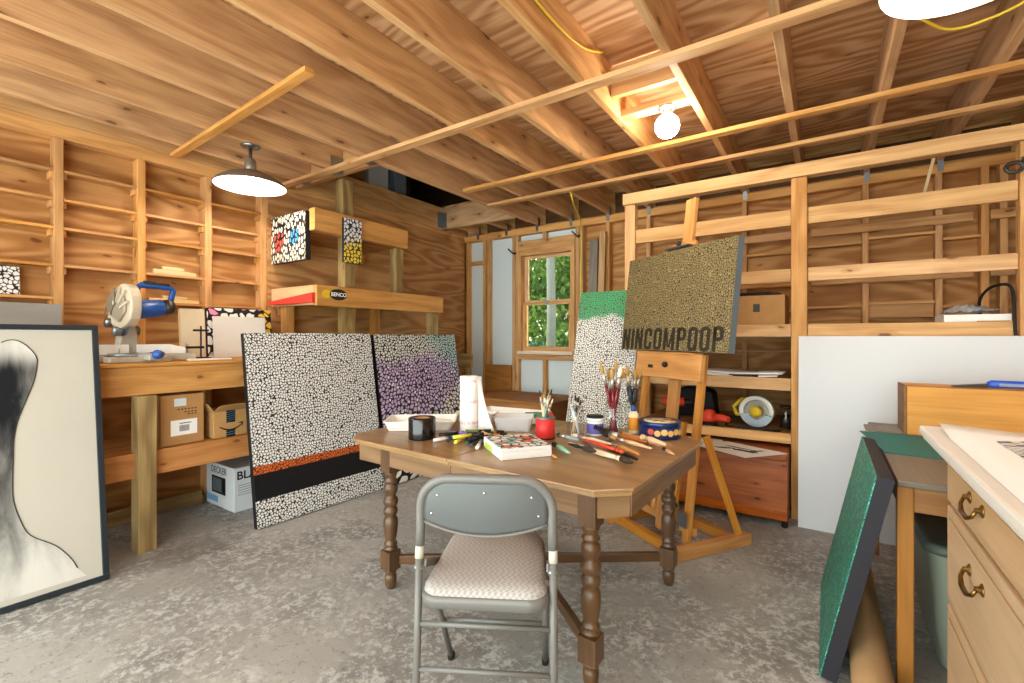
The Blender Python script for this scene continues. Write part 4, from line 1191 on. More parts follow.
# paper towel roll with a loose sheet
t = thing('paper_towel_roll', 'white paper towel roll with pink print standing on the table', 'paper towel', (-1.70, 2.075, Z))
PRINT = NT('towel_print', .85, 0, .05)
oo = PRINT.sep(PRINT.objc()); zz = PRINT.m('FRACT', PRINT.m('MULTIPLY', oo[2], 8.5))
bandm = PRINT.m('MULTIPLY', PRINT.m('MULTIPLY', PRINT.m('GREATER_THAN', zz, .42), PRINT.m('LESS_THAN', zz, .56)), PRINT.step(PRINT.noise(PRINT.objc(), 70.0, 2), .40, .5))
PRINT.col(PRINT.mix(PRINT.m('MULTIPLY', bandm, .55), '#f3f1ee', '#d98f94'))
MB().lathe([(.020, 0), (.050, 0), (.052, .004), (.052, .316), (.050, .32), (.020, .32), (.020, .0)], n=26).build('roll', PRINT.mat, t)
MB().lathe([(.017, .0), (.0195, .0), (.0195, .319), (.017, .319), (.017, 0)], n=18).build('core', CARD, t)
mb = MB(); P = []
for i in range(9):
    f = i/8
    ang0 = R(18)
    P.append([(.053*math.cos(ang0)+.0+f*.0+(.10*(1-j/7)**1.4)*f, .053*math.sin(ang0)+.03*f+.006*math.sin(4*j/7+f*3), .002+.315*(j/7)) for j in range(8)])
mb.grid(P); mb.build('loose_sheet', PAPER, t, solid=.0015)
# flat white tray behind the towel
t = thing('paper_tray', 'shallow white tray at the back of the table behind the towel roll', 'tray', (-1.76, 2.60, Z), R(6))
mb = MB(); mb.box(-.24, .24, -.12, .12, 0, .004)
for a in ((-.24, .24, -.12, -.116), (-.24, .24, .116, .12), (-.24, -.236, -.1155, .1155), (.236, .24, -.1155, .1155)):
    mb.box(a[0], a[1], a[2], a[3], .0045, .045)
mb.build('body', WHITEP, t)
mb = MB()
for i in range(5):
    mb.prism(blob(-.12+.06*i, .02*math.sin(i*2), .018, .028, i), .0045, .006)
mb.build('paint_marks', DARKMET, t)
# clear tub
t = thing('plastic_tub', 'clear plastic tub on the table between the towel roll and the red can', 'tub', (-1.52, 2.27, Z), R(30))
P = []
for k, z in ((.84, .001), (.86, .006), (1.0, .075), (1.04, .078), (1.04, .082), (.98, .08), (.84, .008), (.02, .008)):
    r = [(p[0]*k, p[1]*k, z) for p in rrect(-.115, .115, -.085, .085, .025, 6)]
    P.append(r+[r[0]])
MB().grid(P).build('tub', CLEARP, t)
MB().prism(rrect(-.08, .08, -.06, .06, .02), .009, .016).build('paint_residue', FOAM, t)
# little netted parcel behind the tub
t = thing('small_tin', 'small green and red printed tin behind the clear tub', 'tin', (-1.47, 2.475, Z), R(40))
MB().box(-.085, .05, -.04, .04, 0, .075).build('body', plain('tin_green', '#5d8a68', .4), t, bevel=.006)
MB().box(.051, .085, -.04, .04, 0, .075).build('red_end', REDPL, t, bevel=.006)
MB().box(-.07, .03, -.0412, -.0402, .015, .05).build('label', PAPER, t)
# white box with pebble pattern lid
t = thing('pebble_box', 'white flat box with coloured pebble pattern on its lid', 'box', (-1.181, 1.663, Z), math.atan2(.195, .145))
MB().box(0, .243, 0, .276, 0, .036).build('box_body', WHITE, t, bevel=.002)
MB().box(0, .243, 0, .276, .0365, .05, keepuv=True).build('lid', [WHITE], t, bevel=.002)
MB().box(.002, .241, .002, .274, .0502, .051, keepuv=True).build('lid_pattern', PEB_BOX, t)
MB().box(-.0008, -.0002, .14, .255, .004, .032).build('lime_sticker', plain('lime', '#b4cf4f', .5), t)

def brush(p, q, rad, label, hmat, fmat, bmat, frac=(.62, .2), group=None, cat='paintbrush', name='paintbrush', flat=False, bw=1.0):
    """p = tip of bristles, q = end of handle"""
    p = Vector(p); q = Vector(q); L = (q-p).length
    t = thing(name, label, cat, q, 0, group)
    a = p-q
    d = a.normalized()
    hl = L*frac[0]; fl = L*frac[1]
    pts = [d*x for x in (0, hl*.06, hl*.3, hl*.7, hl)]
    MB().tube(pts, [rad*.35, rad*.6, rad*.8, rad*1.15, rad*.75], 8).build('handle', hmat, t)
    MB().tube([d*(hl+.0005), d*(hl+fl)], [rad*.85, rad*.95], 8).build('ferrule', fmat, t)
    MB().tube([d*(hl+fl+.0005), d*(hl+fl+(L-hl-fl)*.5), d*L], [rad*.95*bw, rad*1.15*bw, rad*.45*bw], 8).build('bristles', bmat, t)
    return t
DKRED = plain('brush_red', '#6d1520', .3, spec=.5); NAVY = plain('brush_navy', '#20242e', .3, spec=.5)
FERR = plain('ferrule', '#c9c3bb', .3, .8); HOG = plain('bristle_tan', '#b08c4e', .9); DKB = plain('bristle_dark', '#3a3228', .9); WHB = plain('bristle_white', '#e4ddcb', .9)
LWOOD = plain('handle_pale_wood', '#dcb48a', .45); TANW = plain('handle_tan', '#cf9352', .45); BRN = plain('handle_brown', '#a5602c', .4); OREN = plain('handle_orange', '#c5462a', .4); MINT = plain('mint', '#8fc4a8', .4); CREAMH = plain('handle_cream', '#e5d3b5', .45)

# red can with odd brushes
cup('red_can', 'red painted can full of thin brushes on the table', 'can', -1.25, 2.17, [('can', [(.0, 0), (.05, 0), (.052, .003), (.052, .112), (.050, .113), (.048, .110), (.048, .008), (.0, .008)], plain('can_red', '#c9302c', .4)), ('rim', [(.0525, .106), (.0535, .110), (.0525, .114)], STEEL), ('base_rim', [(.0525, .0005), (.054, .004), (.0525, .008)], BLACK)])
k = MB()
for i in range(13):
    a = random.uniform(0, 2*PI); r1 = random.uniform(.005, .03); r2 = random.uniform(.02, .055)
    b0 = (-1.25+r1*math.cos(a+2.6), 2.17+r1*math.sin(a+2.6), Z+.012); b1 = (-1.25+r2*math.cos(a), 2.17+r2*math.sin(a), Z+random.uniform(.18, .27))
    brush(b1, b0, .0042, 'thin worn brush standing in the red can', [LWOOD, CREAMH, NAVY, MINT][i % 4], FERR, [HOG, WHB, DKB][i % 3], (.7, .16), 'thin brushes in the red can')
# jar with white sticks
def glassjar(label, x, y, r, h):
    return cup('glass_jar', label, 'jar', x, y, [('glass', [(.0, .0), (r*.9, .0), (r, .006), (r, h*.72), (r*.86, h*.82), (r*.86, h)], JAR), ('rim', [(r*.845, h-.004), (r*.875, h-.003), (r*.875, h+.001), (r*.845, h+.001)], JAR)])
glassjar('glass jar of pale sticks between the red can and the purple pot', -1.135, 2.305, .046, .165)
for i, (a, mt, top) in enumerate(((.3, CREAMH, .20), (1.6, LWOOD, .21), (2.9, WHITE, .17), (3.9, WHITE, .17), (5.1, NAVY, .23), (5.8, DKB, .22))):
    p0 = (-1.135+.026*math.cos(a+3), 2.305+.026*math.sin(a+3), Z+.012); p1 = (-1.135+.030*math.cos(a), 2.305+.030*math.sin(a), Z+top)
    if mt == WHITE:
        o = MB().tube([p0, p1], .0055, 8).build('mixing_stick', WHITE, None, org=p0); tag(o, 'white mixing stick standing in the jar of pale sticks', 'stick', 'white sticks in the jar')
    else:
        brush(p1, p0, .006, ['cream handled brush in the jar of pale sticks', 'pale wood handled brush in the jar of pale sticks', '', '', 'navy handled brush in the jar of pale sticks', 'dark spatula brush in the jar of pale sticks'][i], mt, FERR, DKB, (.7, .15))
# purple pot
cup('paint_pot', 'small pot with a purple label and a white lid on the table', 'paint pot', -1.065, 2.405, [('pot', [(.0, 0), (.044, 0), (.046, .004), (.046, .078), (.043, .082), (.0, .082)], WHITEP), ('purple_label', [(.0465, .010), (.0466, .012), (.0466, .064), (.0465, .066)], plain('label_purple', '#6a64b4', .4)), ('lid', [(.0, .0825), (.047, .0825), (.048, .086), (.048, .106), (.045, .108), (.0, .108)], BLACK), ('lid_band', [(.0483, .0835), (.0486, .086), (.0486, .094), (.0483, .096)], PAPER)])
# two brush jars
glassjar('tall glass jar holding the red handled brushes', -.965, 2.425, .05, .185)
for i in range(8):
    a = 2*PI*i/8+.2; r2 = .052+.016*(i % 3)
    p0 = (-.965-.024*math.cos(a), 2.425-.024*math.sin(a), Z+.012); p1 = (-.965+r2*math.cos(a), 2.425+r2*math.sin(a), Z+.375+.02*(i % 3)-.01*(i % 2))
    brush(p1, p0, .0095, 'dark red handled brush standing bristles up in the tall jar', DKRED, FERR, [HOG, WHB, HOG][i % 3], (.68, .17), 'red handled brushes in the tall jar', bw=1.05)
glassjar('glass jar holding the navy handled brushes beside the cookie tin', -.945, 2.68, .046, .17)
for i in range(7):
    a = 2*PI*i/7; r2 = .045+.012*(i % 3)
    p0 = (-.945-.022*math.cos(a), 2.68-.022*math.sin(a), Z+.012); p1 = (-.945+r2*math.cos(a), 2.68+r2*math.sin(a), Z+.35+.02*(i % 2))
    brush(p1, p0, .009, 'navy handled brush standing bristles up in its jar', NAVY, FERR, [HOG, HOG][i % 2], (.68, .17), 'navy handled brushes in their jar')
cup('spice_jar', 'small printed bottle with orange label between the brush jars', 'bottle', -.90, 2.56, [('bottle', [(.0, 0), (.026, 0), (.028, .004), (.028, .11), (.016, .125), (.0, .126)], plain('bottle_cream', '#e8d9b4', .4)), ('label', [(.0284, .02), (.0285, .022), (.0285, .09), (.0284, .092)], plain('label_orange', '#e0902f', .5)), ('cap', [(.0, .1265), (.016, .1265), (.016, .15), (.0, .151)], BLUEPL)])
# cookie tin
t = thing('cookie_tin', 'round blue cookie tin at the table corner', 'tin', (-.755, 2.565, Z), R(25))
MB().lathe([(.0, 0), (.108, 0), (.110, .004), (.110, .066), (.0, .066)], n=40).build('body', plain('tin_blue', '#1b2c60', .3, .2, .5), t)
lidb = MB().lathe([(.1105, .064), (.113, .066), (.113, .084), (.110, .088), (.104, .085), (.0, .085)], n=40).build('lid', plain('tin_lid_blue', '#22366f', .25, .4, .5), t)
MB().lathe([(.085, .0856), (.085, .0862), (.0, .0864)], n=32).build('lid_picture', plain('lid_cream', '#cfc39a', .4), lidb)
LCA = plain('cookie_brown', '#7a4f27', .5)
for i in range(5):
    k = MB(); k.prism(blob(-.05+.03*i, .03*math.cos(i*1.9), .018, .014, i, 12, .1), .0865, .0875); k.build('lid_cookie', LCA, lidb)
CPB = plain('cookie_print', '#e3b96a', .5); CPR = plain('print_red', '#c9503c', .5)
for i in range(6):
    a = R(-52-18*(i-2.5)-25)
    c = Vector((.1107*math.cos(a), .1107*math.sin(a), .034+.006*(i % 2)))
    Mc = Matrix.Translation(c) @ Matrix.Rotation(a+R(90), 4, 'Z') @ Matrix.Rotation(R(90), 4, 'X')
    k = MB(); k.prism([((.016+.002*(i % 2))*math.cos(b*PI/10), .016*math.sin(b*PI/10)) for b in range(20)], 0, .0008, Mc); k.build('red_print' if i == 5 else 'cookie_print', CPR if i == 5 else CPB, t)

# brushes and pens lying on the table: (bristle tip px, handle end px) laid on the top
LAID = []
def seg_dist(a, b, c, d):
    best = 9
    for i in range(25):
        p = a+(b-a)*(i/24)
        t_ = max(0, min(1, (p-c).dot(d-c)/max((d-c).length_squared, 1e-9)))
        best = min(best, (p-(c+(d-c)*t_)).length)
    return best
def lay(name, label, cat, p, q, rad, hm, fm, bm, frac, **kw):
    a, b = Vector(p), Vector(q); lift = 0; rad *= 1.2
    for c, d, r2, l2 in LAID:
        if seg_dist(a, b, c, d) < (rad+r2)*1.25:
            lift = max(lift, l2+2.3*r2)
    LAID.append((a, b, rad*1.1, lift))
    z = Z+rad*1.6*kw.get('bw', 1.0)+lift if rad*1.6*kw.get('bw', 1.0) > rad*1.2 else Z+rad*1.2+lift
    return brush((a.x, a.y, z), (b.x, b.y, z), rad, label, hm, fm, bm, frac, name=name, cat=cat, **kw)
lay('paint_marker', 'mint green marker lying beside the pebble box', 'marker', (-1.107, 2.002), (-.958, 1.885), .010, MINT, BLACK, BLACK, (.75, .15))
lay('paintbrush', 'black flat brush lying past the mint marker', 'paintbrush', (-.823, 1.864), (-.983, 1.922), .007, BLACK, BLACK, DKB, (.45, .15), bw=1.5)
lay('paintbrush', 'long cream handled brush with dark tip at the edge of the pile', 'paintbrush', (-.669, 1.889), (-1.051, 2.06), .010, CREAMH, CREAMH, DKB, (.78, .06))
lay('paintbrush', 'orange red handled brush lying behind the long cream one', 'paintbrush', (-.722, 1.932), (-.979, 2.069), .008, OREN, OREN, OREN, (.8, .1))
lay('paintbrush', 'black and silver brush lying in the middle of the pile', 'paintbrush', (-1.061, 2.223), (-.668, 1.954), .009, BLACK, FERR, DKB, (.55, .25))
lay('paintbrush', 'tan handled brush lying across the pile', 'paintbrush', (-.917, 2.191), (-.690, 2.035), .010, TANW, FERR, DKB, (.6, .2))
lay('paintbrush', 'light wood handled brush beside the tan one', 'paintbrush', (-.900, 2.20), (-.645, 2.070), .008, LWOOD, FERR, HOG, (.6, .2))
lay('paintbrush', 'thick brown handled brush lying furthest up the pile', 'paintbrush', (-.995, 2.335), (-.715, 2.228), .014, BRN, FERR, DKB, (.6, .2), bw=1.3)
lay('paintbrush', 'short light wood brush handle pointing at the table corner', 'paintbrush', (-.735, 2.205), (-.59, 2.101), .011, LWOOD, LWOOD, LWOOD, (.8, .1))
lay('paintbrush', 'pinkish wood handled brush lying in front of the cookie tin', 'paintbrush', (-.934, 2.455), (-.66, 2.262), .010, plain('handle_pink', '#d9a489', .45), LWOOD, HOG, (.7, .15))
lay('paintbrush', 'thin dark tipped light brush nearest the cut table corner', 'paintbrush', (-.640, 2.235), (-.568, 2.148), .007, LWOOD, DKB, DKB, (.7, .2))
lay('paintbrush', 'stubby black brush lying beside the tall brush jar', 'paintbrush', (-1.027, 2.315), (-.945, 2.250), .010, BLACK, BLACK, DKB, (.6, .2))
lay('paintbrush', 'grey washed brush lying behind the mint marker', 'paintbrush', (-1.135, 2.086), (-.985, 2.03), .009, plain('handle_grey', '#8f9aa0', .4), FERR, DKB, (.6, .2))
lay('pencil_stub', 'tiny orange pencil stub beside the pebble box corner', 'pencil', (-1.017, 1.833), (-.981, 1.804), .006, TANW, TANW, DKB, (.8, .1))
lay('paintbrush', 'white handled brush crossing under the black and silver one', 'paintbrush', (-1.08, 2.14), (-.83, 2.06), .008, CREAMH, FERR, WHB, (.6, .2))
# markers in the heap
MK = [((-1.668, 1.792), (-1.645, 1.869), 'teal', '#2f9aa6'), ((-1.60, 1.785), (-1.70, 1.92), 'black', '#1c1c20'), ((-1.553, 1.783), (-1.59, 1.93), 'yellow', '#d8cc3a'), ((-1.641, 1.931), (-1.55, 2.03), 'lilac', '#9a82c4'), ((-1.501, 1.819), (-1.525, 1.953), 'dark green', '#2e5a48'),
      ((-1.447, 1.781), (-1.488, 1.92), 'charcoal', '#34343a'), ((-1.403, 1.779), (-1.45, 1.86), 'grey', '#7a7d84'), ((-1.597, 2.062), (-1.51, 2.121), 'olive', '#a8a83c'), ((-1.516, 1.99), (-1.46, 2.07), 'orange', '#df8a3c'), ((-1.452, 1.93), (-1.42, 2.01), 'light blue', '#7fb9d4')]
for i, (p, q, cname, cc) in enumerate(MK):
    p = Vector((*p, 0)); q = Vector((*q, 0)); c = (p+q)/2; d = (q-p).normalized()
    p = c-d*.072; q = c+d*.072
    t = thing('marker_pen', cname+' paint marker lying in the heap in front of the paper towel', 'marker', (c.x, c.y, Z+.0105), 0, 'paint markers heaped on the table')
    mt = plain('marker_'+cname.replace(' ', '_'), cc, .35)
    MB().tube([(p-c), (p-c)*.35, d*.03], .009, 9).build('barrel', plain('marker_body', '#e2e0da', .4) if i % 3 == 0 else mt, t)
    MB().tube([d*.0305, (q-c)*.95, (q-c)], [.0105, .010, .008], 9).build('cap', BLACK if i % 3 else mt, t)
# second layer
for i, (x, y, a, cname, cc) in enumerate(((-1.60, 1.90, 20, 'purple', '#7b5fae'), (-1.545, 1.86, 65, 'lemon yellow', '#e5d74a'), (-1.49, 1.88, 100, 'jet black', '#131316'), (-1.565, 1.99, 35, 'moss green', '#6c7c33'), (-1.64, 1.86, 60, 'ink black', '#0f0f12'), (-1.44, 1.93, 120, 'warm grey', '#57534f'), (-1.50, 1.96, 150, 'peach', '#e0a070'), (-1.455, 1.85, 80, 'soot black', '#161618'))):
    d = Vector((math.cos(R(a)), math.sin(R(a)), 0))
    t = thing('marker_pen', cname+' paint marker lying on top of the marker heap', 'marker', (x, y, Z+.0325), 0, 'paint markers on top of the heap')
    mt = plain('marker_'+cname.replace(' ', '_'), cc, .35)
    MB().tube([-d*.07, -d*.02, d*.03], .009, 9).build('barrel', mt, t)
    MB().tube([d*.0305, d*.066, d*.07], [.0105, .010, .008], 9).build('cap', BLACK, t)

# ------------------------------------------------------------------ folding chair
fc = thing('folding_chair', 'grey steel folding chair with a padded woven seat pulled up to the table', 'chair', (-.912, 1.198, 0), R(29.5))
BW = .215
def by(x):          # curve of the back: bulges towards the sitter's back
    return -.028*(1-(x/BW)**2)
pts = [(-BW-.002, .0, .62), (-BW, .0, .68), (-BW, 0, .745)]
for i in range(1, 10):
    a = R(180-10*i); x = -BW+.105+.105*math.cos(a); pts.append((x, by(x)*.9, .745+.100*math.sin(a)))
for x in (-.06, 0, .06):
    pts.append((x, by(x)*.9, .8475))
for i in range(0, 9):
    a = R(90-10*i-5); x = BW-.105+.105*math.cos(a); pts.append((x, by(x)*.9, .745+.100*math.sin(a)))
pts += [(BW, 0, .745), (BW, 0, .68), (BW+.002, .0, .62)]
MB().tube(pts, .0155, 12).build('back_tube', GREYMET, fc)
for s in (-1, 1):
    MB().tube([(s*(BW+.002), .0, .625), (s*(BW+.003), -.006, .58)], .0145, 12).build('sleeve', plain('sleeve_beige', '#b5afa0', .45), fc)
    MB().tube([(s*(BW+.003), -.004, .60), (s*(BW+.004), -.025, .30), (s*(BW+.006), -.045, .016)], .0125, 12).build('leg', GREYMET, fc)
    MB().tube([(s*(BW+.006), -.0445, .0), (s*(BW+.006), -.0445, .028)], .015, 12).build('foot_cap', RUBBER, fc)
    MB().tube([(s*.195, .02, .50), (s*.192, .17, .30), (s*.19, .36, .016)], .0115, 10).build('leg', GREYMET, fc)
    MB().tube([(s*.19, .36, .0), (s*.19, .36, .026)], .0145, 10).build('foot_cap', RUBBER, fc)
    MB().tube([(s*(BW-.012), -.01, .55), (s*(BW+.018), -.01, .55)], .008, 8).build('pivot_bolt', STEEL, fc)
    MB().beam((s*.199, .0, .56), (s*.199, .20, .475), .006, .025).build('side_link', GREYMET, fc)
for z, y in ((.375, -.020), (.235, -.030)):
    MB().tube([(-BW-.003, y, z), (BW+.003, y, z)], .0085, 10).build('rung', GREYMET, fc)
MB().tube([(-.19, .22, .245), (.19, .22, .245)], .0085, 10).build('rung', GREYMET, fc)
mb = MB(); P = []
for i in range(13):
    f = i/12
    row = []
    for j in range(25):
        x = -.203+.406*j/24
        zb = .668+.034*(x/.203)**2
        ax = abs(x)
        zt = .838 if ax < .11 else .738+math.sqrt(max(0, .1**2-(ax-.11)**2))
        row.append((x, by(x)-.001-.004*math.sin(PI*f), zb+(zt-zb)*f))
    P.append(row)
mb.grid(P); mb.build('back_panel', GREYBACK, fc, solid=.003)
MB().tube([(-.20+.40*j/16, by(-.20+.40*j/16)-.004, .668+.034*((-.2+.4*j/16)/.203)**2) for j in range(17)], .005, 8).build('panel_hem', GREYMET, fc)
for x, z in ((-.155, .79), (0, .805), (.15, .79), (-.175, .73), (.172, .73)):
    MB().lathe([(.0045, 0), (.0045, .001), (.003, .003), (.0, .0035)], n=10, M=Matrix.Translation((x, by(x)-.005, z)) @ Matrix.Rotation(R(90), 4, 'X')).build('rivet', CHROME, fc)
# seat: pressed steel pan and a domed pad
def seat_outline(k=1.0, n=6):
    k = k*1.04
    q = []
    for cx, cy, r, a0 in ((.135, -.005, .055, -90), (.115, .325, .06, 0), (-.115, .325, .06, 90), (-.135, -.005, .055, 180)):
        for i in range(n+1):
            a = R(a0+90*i/n); q.append(((cx+r*math.cos(a))*k, .16+((cy+r*math.sin(a))-.16)*k))
    return q
mb = MB(); rows = []
for k, z in ((.99, .452), (1.02, .455), (1.035, .475), (1.02, .492), (.97, .492)):
    r = [(x, y, z) for x, y in seat_outline(k)]; rows.append(r+[r[0]])
mb.grid(rows); b = len(mb.v); mb.v += [Vector((x, y, .452)) for x, y in seat_outline(.99)]
mb.face(list(range(b, len(mb.v)))[::-1])
mb.build('seat_pan', GREYMET, fc)
mb = MB(); rows = []
K = [(1.0, .4925), (.985, .503), (.955, .511), (.88, .518), (.7, .525), (.45, .529), (.2, .530), (.02, .530)]
for k, z in K:
    r = [(x, y, z) for x, y in seat_outline(k)]; rows.append(r+[r[0]])
mb.grid(rows)
# planar weave coordinates
for fi, f in enumerate(mb.f):
    mb.uv[fi] = [(mb.v[i].x, mb.v[i].y) for i in f]
mb.build('seat_pad', CHAIRF, fc)

# ------------------------------------------------------------------ dresser beside the camera
dr = thing('dresser', 'blond wood dresser with white top and brass drawer pulls', 'dresser', (.56, 1.25, 0)); o_ = (.56, 1.25, 0)
wpart('carcass', DRESW, dr, o_, .325, .82, .52, 1.97, .0, .955)
tp = MB(); y0, y1, x0, x1 = .45, 2.09, .265, .84
tp.box(x0+.008, x1, y0, y1-.008, .956, .97).box(x0, x1, y0, y1, .9705, 1.0)
tp.build('dresser_top', plain('cream_white_top', '#e6e2da', .3, spec=.5), dr, org=o_, bevel=.007)
for z0, z1 in ((.80, .945), (.50, .785), (.11, .485)):
    d_ = MB().box(.311, .3245, .56, 1.935, z0, z1).build('drawer', DRESW, dr, org=o_, bevel=.004)
    MB().box(.3065, .3107, .60, 1.895, z0+.03, z1-.03).build('drawer_panel', DRESW, d_, org=o_, bevel=.002)
    for yc in (1.58, .82):
        zc_ = {.80: .886, .50: .70, .11: .37}[z0]
        hb = MB()
        for s in (-1, 1):
            hb.lathe([(.016, 0), (.014, .003), (.007, .006), (.006, .014), (.0, .015)], n=12, M=Matrix.Translation((.3062-o_[0], yc+s*.058-o_[1], zc_+.004-o_[2])) @ Matrix.Rotation(R(-90), 4, 'Y'))
        hb.tube([(.294-o_[0], yc-.060-o_[1], zc_+.002), (.288-o_[0], yc-.055-o_[1], zc_-.014), (.284-o_[0], yc-.025-o_[1], zc_-.026), (.284-o_[0], yc+.025-o_[1], zc_-.026), (.288-o_[0], yc+.055-o_[1], zc_-.014), (.294-o_[0], yc+.060-o_[1], zc_+.002)], [.004, .0045, .006, .006, .0045, .004], 8)
        hb.build('drawer_handle', BRASS, d_)
t = thing('drawing_sheet', 'big white sheet with black ink pattern on the white dresser top', 'drawing', (.55, 1.4, 1.001))
mb = MB(); P = []
for i in range(15):
    f = i/14; y = .62-1.36*f+.0
    row = []
    for j in range(9):
        x = -.245+.50*j/8
        lift = .018*max(0, 1-f*7)*max(0, 1-j/4.0)
        row.append((x+.02*f*(-1), y, .0015+lift+.0008*math.sin(3*f+j)))
    P.append(row)
mb.grid(P); mb.build('sheet', PAPER, t, solid=.001)
MB().box(-.150, .24, -.62, .575, .0042, .0048, keepuv=True).build('ink_pattern', PEB_INK, t)

# ------------------------------------------------------------------ side table, box, mat, bin, roll
sd = thing('side_table', 'worn grey-topped wooden side table with orange-brown legs behind the dresser', 'table', (.75, 2.9, 0)); o_ = (.75, 2.9, 0)
wpart('table_top', GREYW, sd, o_, .217, 1.30, 2.18, 3.58, .757, .78)
wpart('apron', DESKW, sd, o_, .24, 1.28, 2.205, 2.23, .665, .756)
wpart('apron', DESKW, sd, o_, .226, .239, 2.262, 3.50, .665, .756)
wpart('apron', DESKW, sd, o_, .24, 1.28, 3.53, 3.555, .665, .756)
for x, y in ((.222, 2.20), (.222, 3.505), (1.22, 2.20), (1.22, 3.505)):
    wpart('leg', DESKW, sd, o_, x-.004, x+.044, y-.001, y+.05, 0, .756 if y > 3 or x > 1 else .756)
t = thing('wooden_box', 'long golden wooden box standing on the side table', 'box', (.75, 3.33, .782)); o_ = (.75, 3.33, .782)
BOXW = wood('box_pine', '#dca45c', '#bf8440', knots=.1, var=.04)
wpart('side', BOXW, t, o_, .357, 1.20, 3.205, 3.225, .783, 1.04)
wpart('side', BOXW, t, o_, .357, 1.20, 3.44, 3.46, .783, 1.04)
tag(wpart('end', wood('box_end_wood', '#8c6844', '#6a4b30', knots=0), t, o_, .345, .3565, 3.20, 3.465, .783, 1.042), 'darker end grain board')
wpart('end', BOXW, t, o_, 1.2005, 1.212, 3.20, 3.465, .783, 1.042)
wpart('lid', BOXW, t, o_, .357, 1.20, 3.2255, 3.4395, 1.022, 1.036)
t = thing('paint_scraper', 'scraper with blue grip lying on the golden wooden box', 'scraper', (.75, 3.30, 1.0415))
MB().hexa([Vector(p) for p in ((-.20, -.025, .0), (-.07, -.012, .0), (-.07, .012, .0), (-.20, .025, .0), (-.20, -.025, .006), (-.07, -.012, .022), (-.07, .012, .022), (-.20, .025, .006))]).build('blade', DARKMET, t)
MB().tube([(-.07, 0, .018), (-.055, 0, .02), (.05, 0, .021), (.22, 0, .02), (.24, 0, .02)], [.012, .02, .018, .021, .014], 12).build('grip', BLUEPEN, t)
MB().box(-.03, .20, -.0205, -.016, .012, .026).build('grip_inlay', plain('grip_grey', '#8c98ad', .5), t)
# teal cutting mat under the box corner
sheet_xy('cutting_mat', 'teal cutting mat hanging over the edge of the side table', 'cutting mat', [(.223, 2.66), (.62, 2.62), (.62, 3.19), (.155, 3.19)][::1], .781, TEALMAT, .003)
tag(MB().box(.185, .36, 3.22, 3.42, .7815, .789).build('grey_board', GREYW, None, org=(.27, 3.3, .7815), bevel=.002), 'small grey board on the side table behind the cutting mat', 'board')
# storage bin under the table
t = thing('storage_bin', 'pale green plastic storage bin standing beneath the side table', 'bin', (.70, 2.72, 0))
rows = []
for k, z in ((.02, .004), (.84, .004), (.86, .0), (.88, .01), (.985, .44), (1.0, .45), (1.0, .46)):
    r = [(p[0]*k, p[1]*k, z+.001) for p in rrect(-.37, .37, -.33, .33, .06, 5)]; rows.append(r+[r[0]])
MB().grid(rows).build('tub', BIN, t)
rows = []
for k, z in ((1.01, .462), (1.035, .463), (1.035, .485), (1.01, .497), (.95, .497), (.92, .487), (.02, .487)):
    r = [(p[0]*k, p[1]*k, z) for p in rrect(-.37, .37, -.33, .33, .06, 5)]; rows.append(r+[r[0]])
MB().grid(rows).build('lid', BINLID, t)
# kraft paper roll on the floor
t = thing('kraft_paper_roll', 'roll of brown kraft paper lying on the floor under the teal canvas', 'paper roll', (.14, 2.45, .064), 0)
kr = Matrix.Rotation(R(90), 4, 'X')
MB().lathe([(.022, -.62), (.06, -.62), (.063, -.615), (.063, .615), (.06, .62), (.022, .62), (.022, -.62)], n=26, M=kr, capb=False, capt=False).build('roll', KRAFT, t)
MB().lathe([(.018, -.622), (.0215, -.622), (.0215, .622), (.018, .622), (.018, -.622)], n=18, M=kr, capb=False, capt=False).build('core', CARD, t)

# ------------------------------------------------------------------ far corner: low wooden bench with its side board, propped boards, cable
lb = thing('storage_bench', 'low brown plywood bench with a raised side board under the window', 'bench', (-2.9, 4.4, 0)); o_ = (-2.9, 4.4, 0)
BWD = wood('bench_brown_ply', '#a9743f', '#7d4f26', knots=.2, vs=.4, var=.05)
wpart('seat_board', BWD, lb, o_, -3.40, -2.30, 4.10, 4.86, .60, .625)
wpart('front_panel', BWD, lb, o_, -3.38, -2.32, 4.12, 4.14, .0, .598)
wpart('side_panel', BWD, lb, o_, -3.38, -3.36, 4.142, 4.85, .0, .598)
wpart('side_panel', BWD, lb, o_, -2.34, -2.32, 4.142, 4.85, .0, .598)
wpart('raised_board', BWD, lb, o_, -3.72, -3.30, 4.87, 4.892, .55, .94)
t = thing('timber_stack', 'short pale treated board set on edge in the corner behind the purple painting', 'board', (-3.62, 4.35, .0))
MB().box(-.22, .10, -.02, .02, .93, 1.10).build('board', TREAT, t, bevel=.003)
MB().box(-.20, -.14, -.02, .02, 0, .928).build('leg', TREAT, t, bevel=.003)
MB().box(.02, .08, -.02, .02, 0, .928).build('leg', TREAT, t, bevel=.003)
for i, (x, dx, w, z1, lab, mt) in enumerate(((-2.20, .03, .10, 2.40, 'wide dark board propped upright right beside the window', GREYW), (-2.10, .05, .07, 2.47, 'narrow pale board propped beside the wide dark board', PINE_P))):
    o = MB().beam((x, 4.80-.03*i, .005), (x+dx, 4.875-.03*i, z1), w, .02, up=(0, 1, 0)).build('propped_board', mt, None, org=(x, 4.8, .005))
    tag(o, lab, 'board')
t = thing('electric_cable', 'yellow cable looping down the wall at the side of the window', 'cable', (-2.36, 4.86, 1.9))
cab = [(-2.0, 3.95, 2.675), (-2.0, 4.0, 2.60), (-2.08, 4.2, 2.60), (-2.22, 4.6, 2.60), (-2.31, 4.84, 2.50), (-2.33, 4.885, 2.3), (-2.34, 4.885, 2.0), (-2.345, 4.885, 1.6), (-2.345, 4.885, 1.2)]
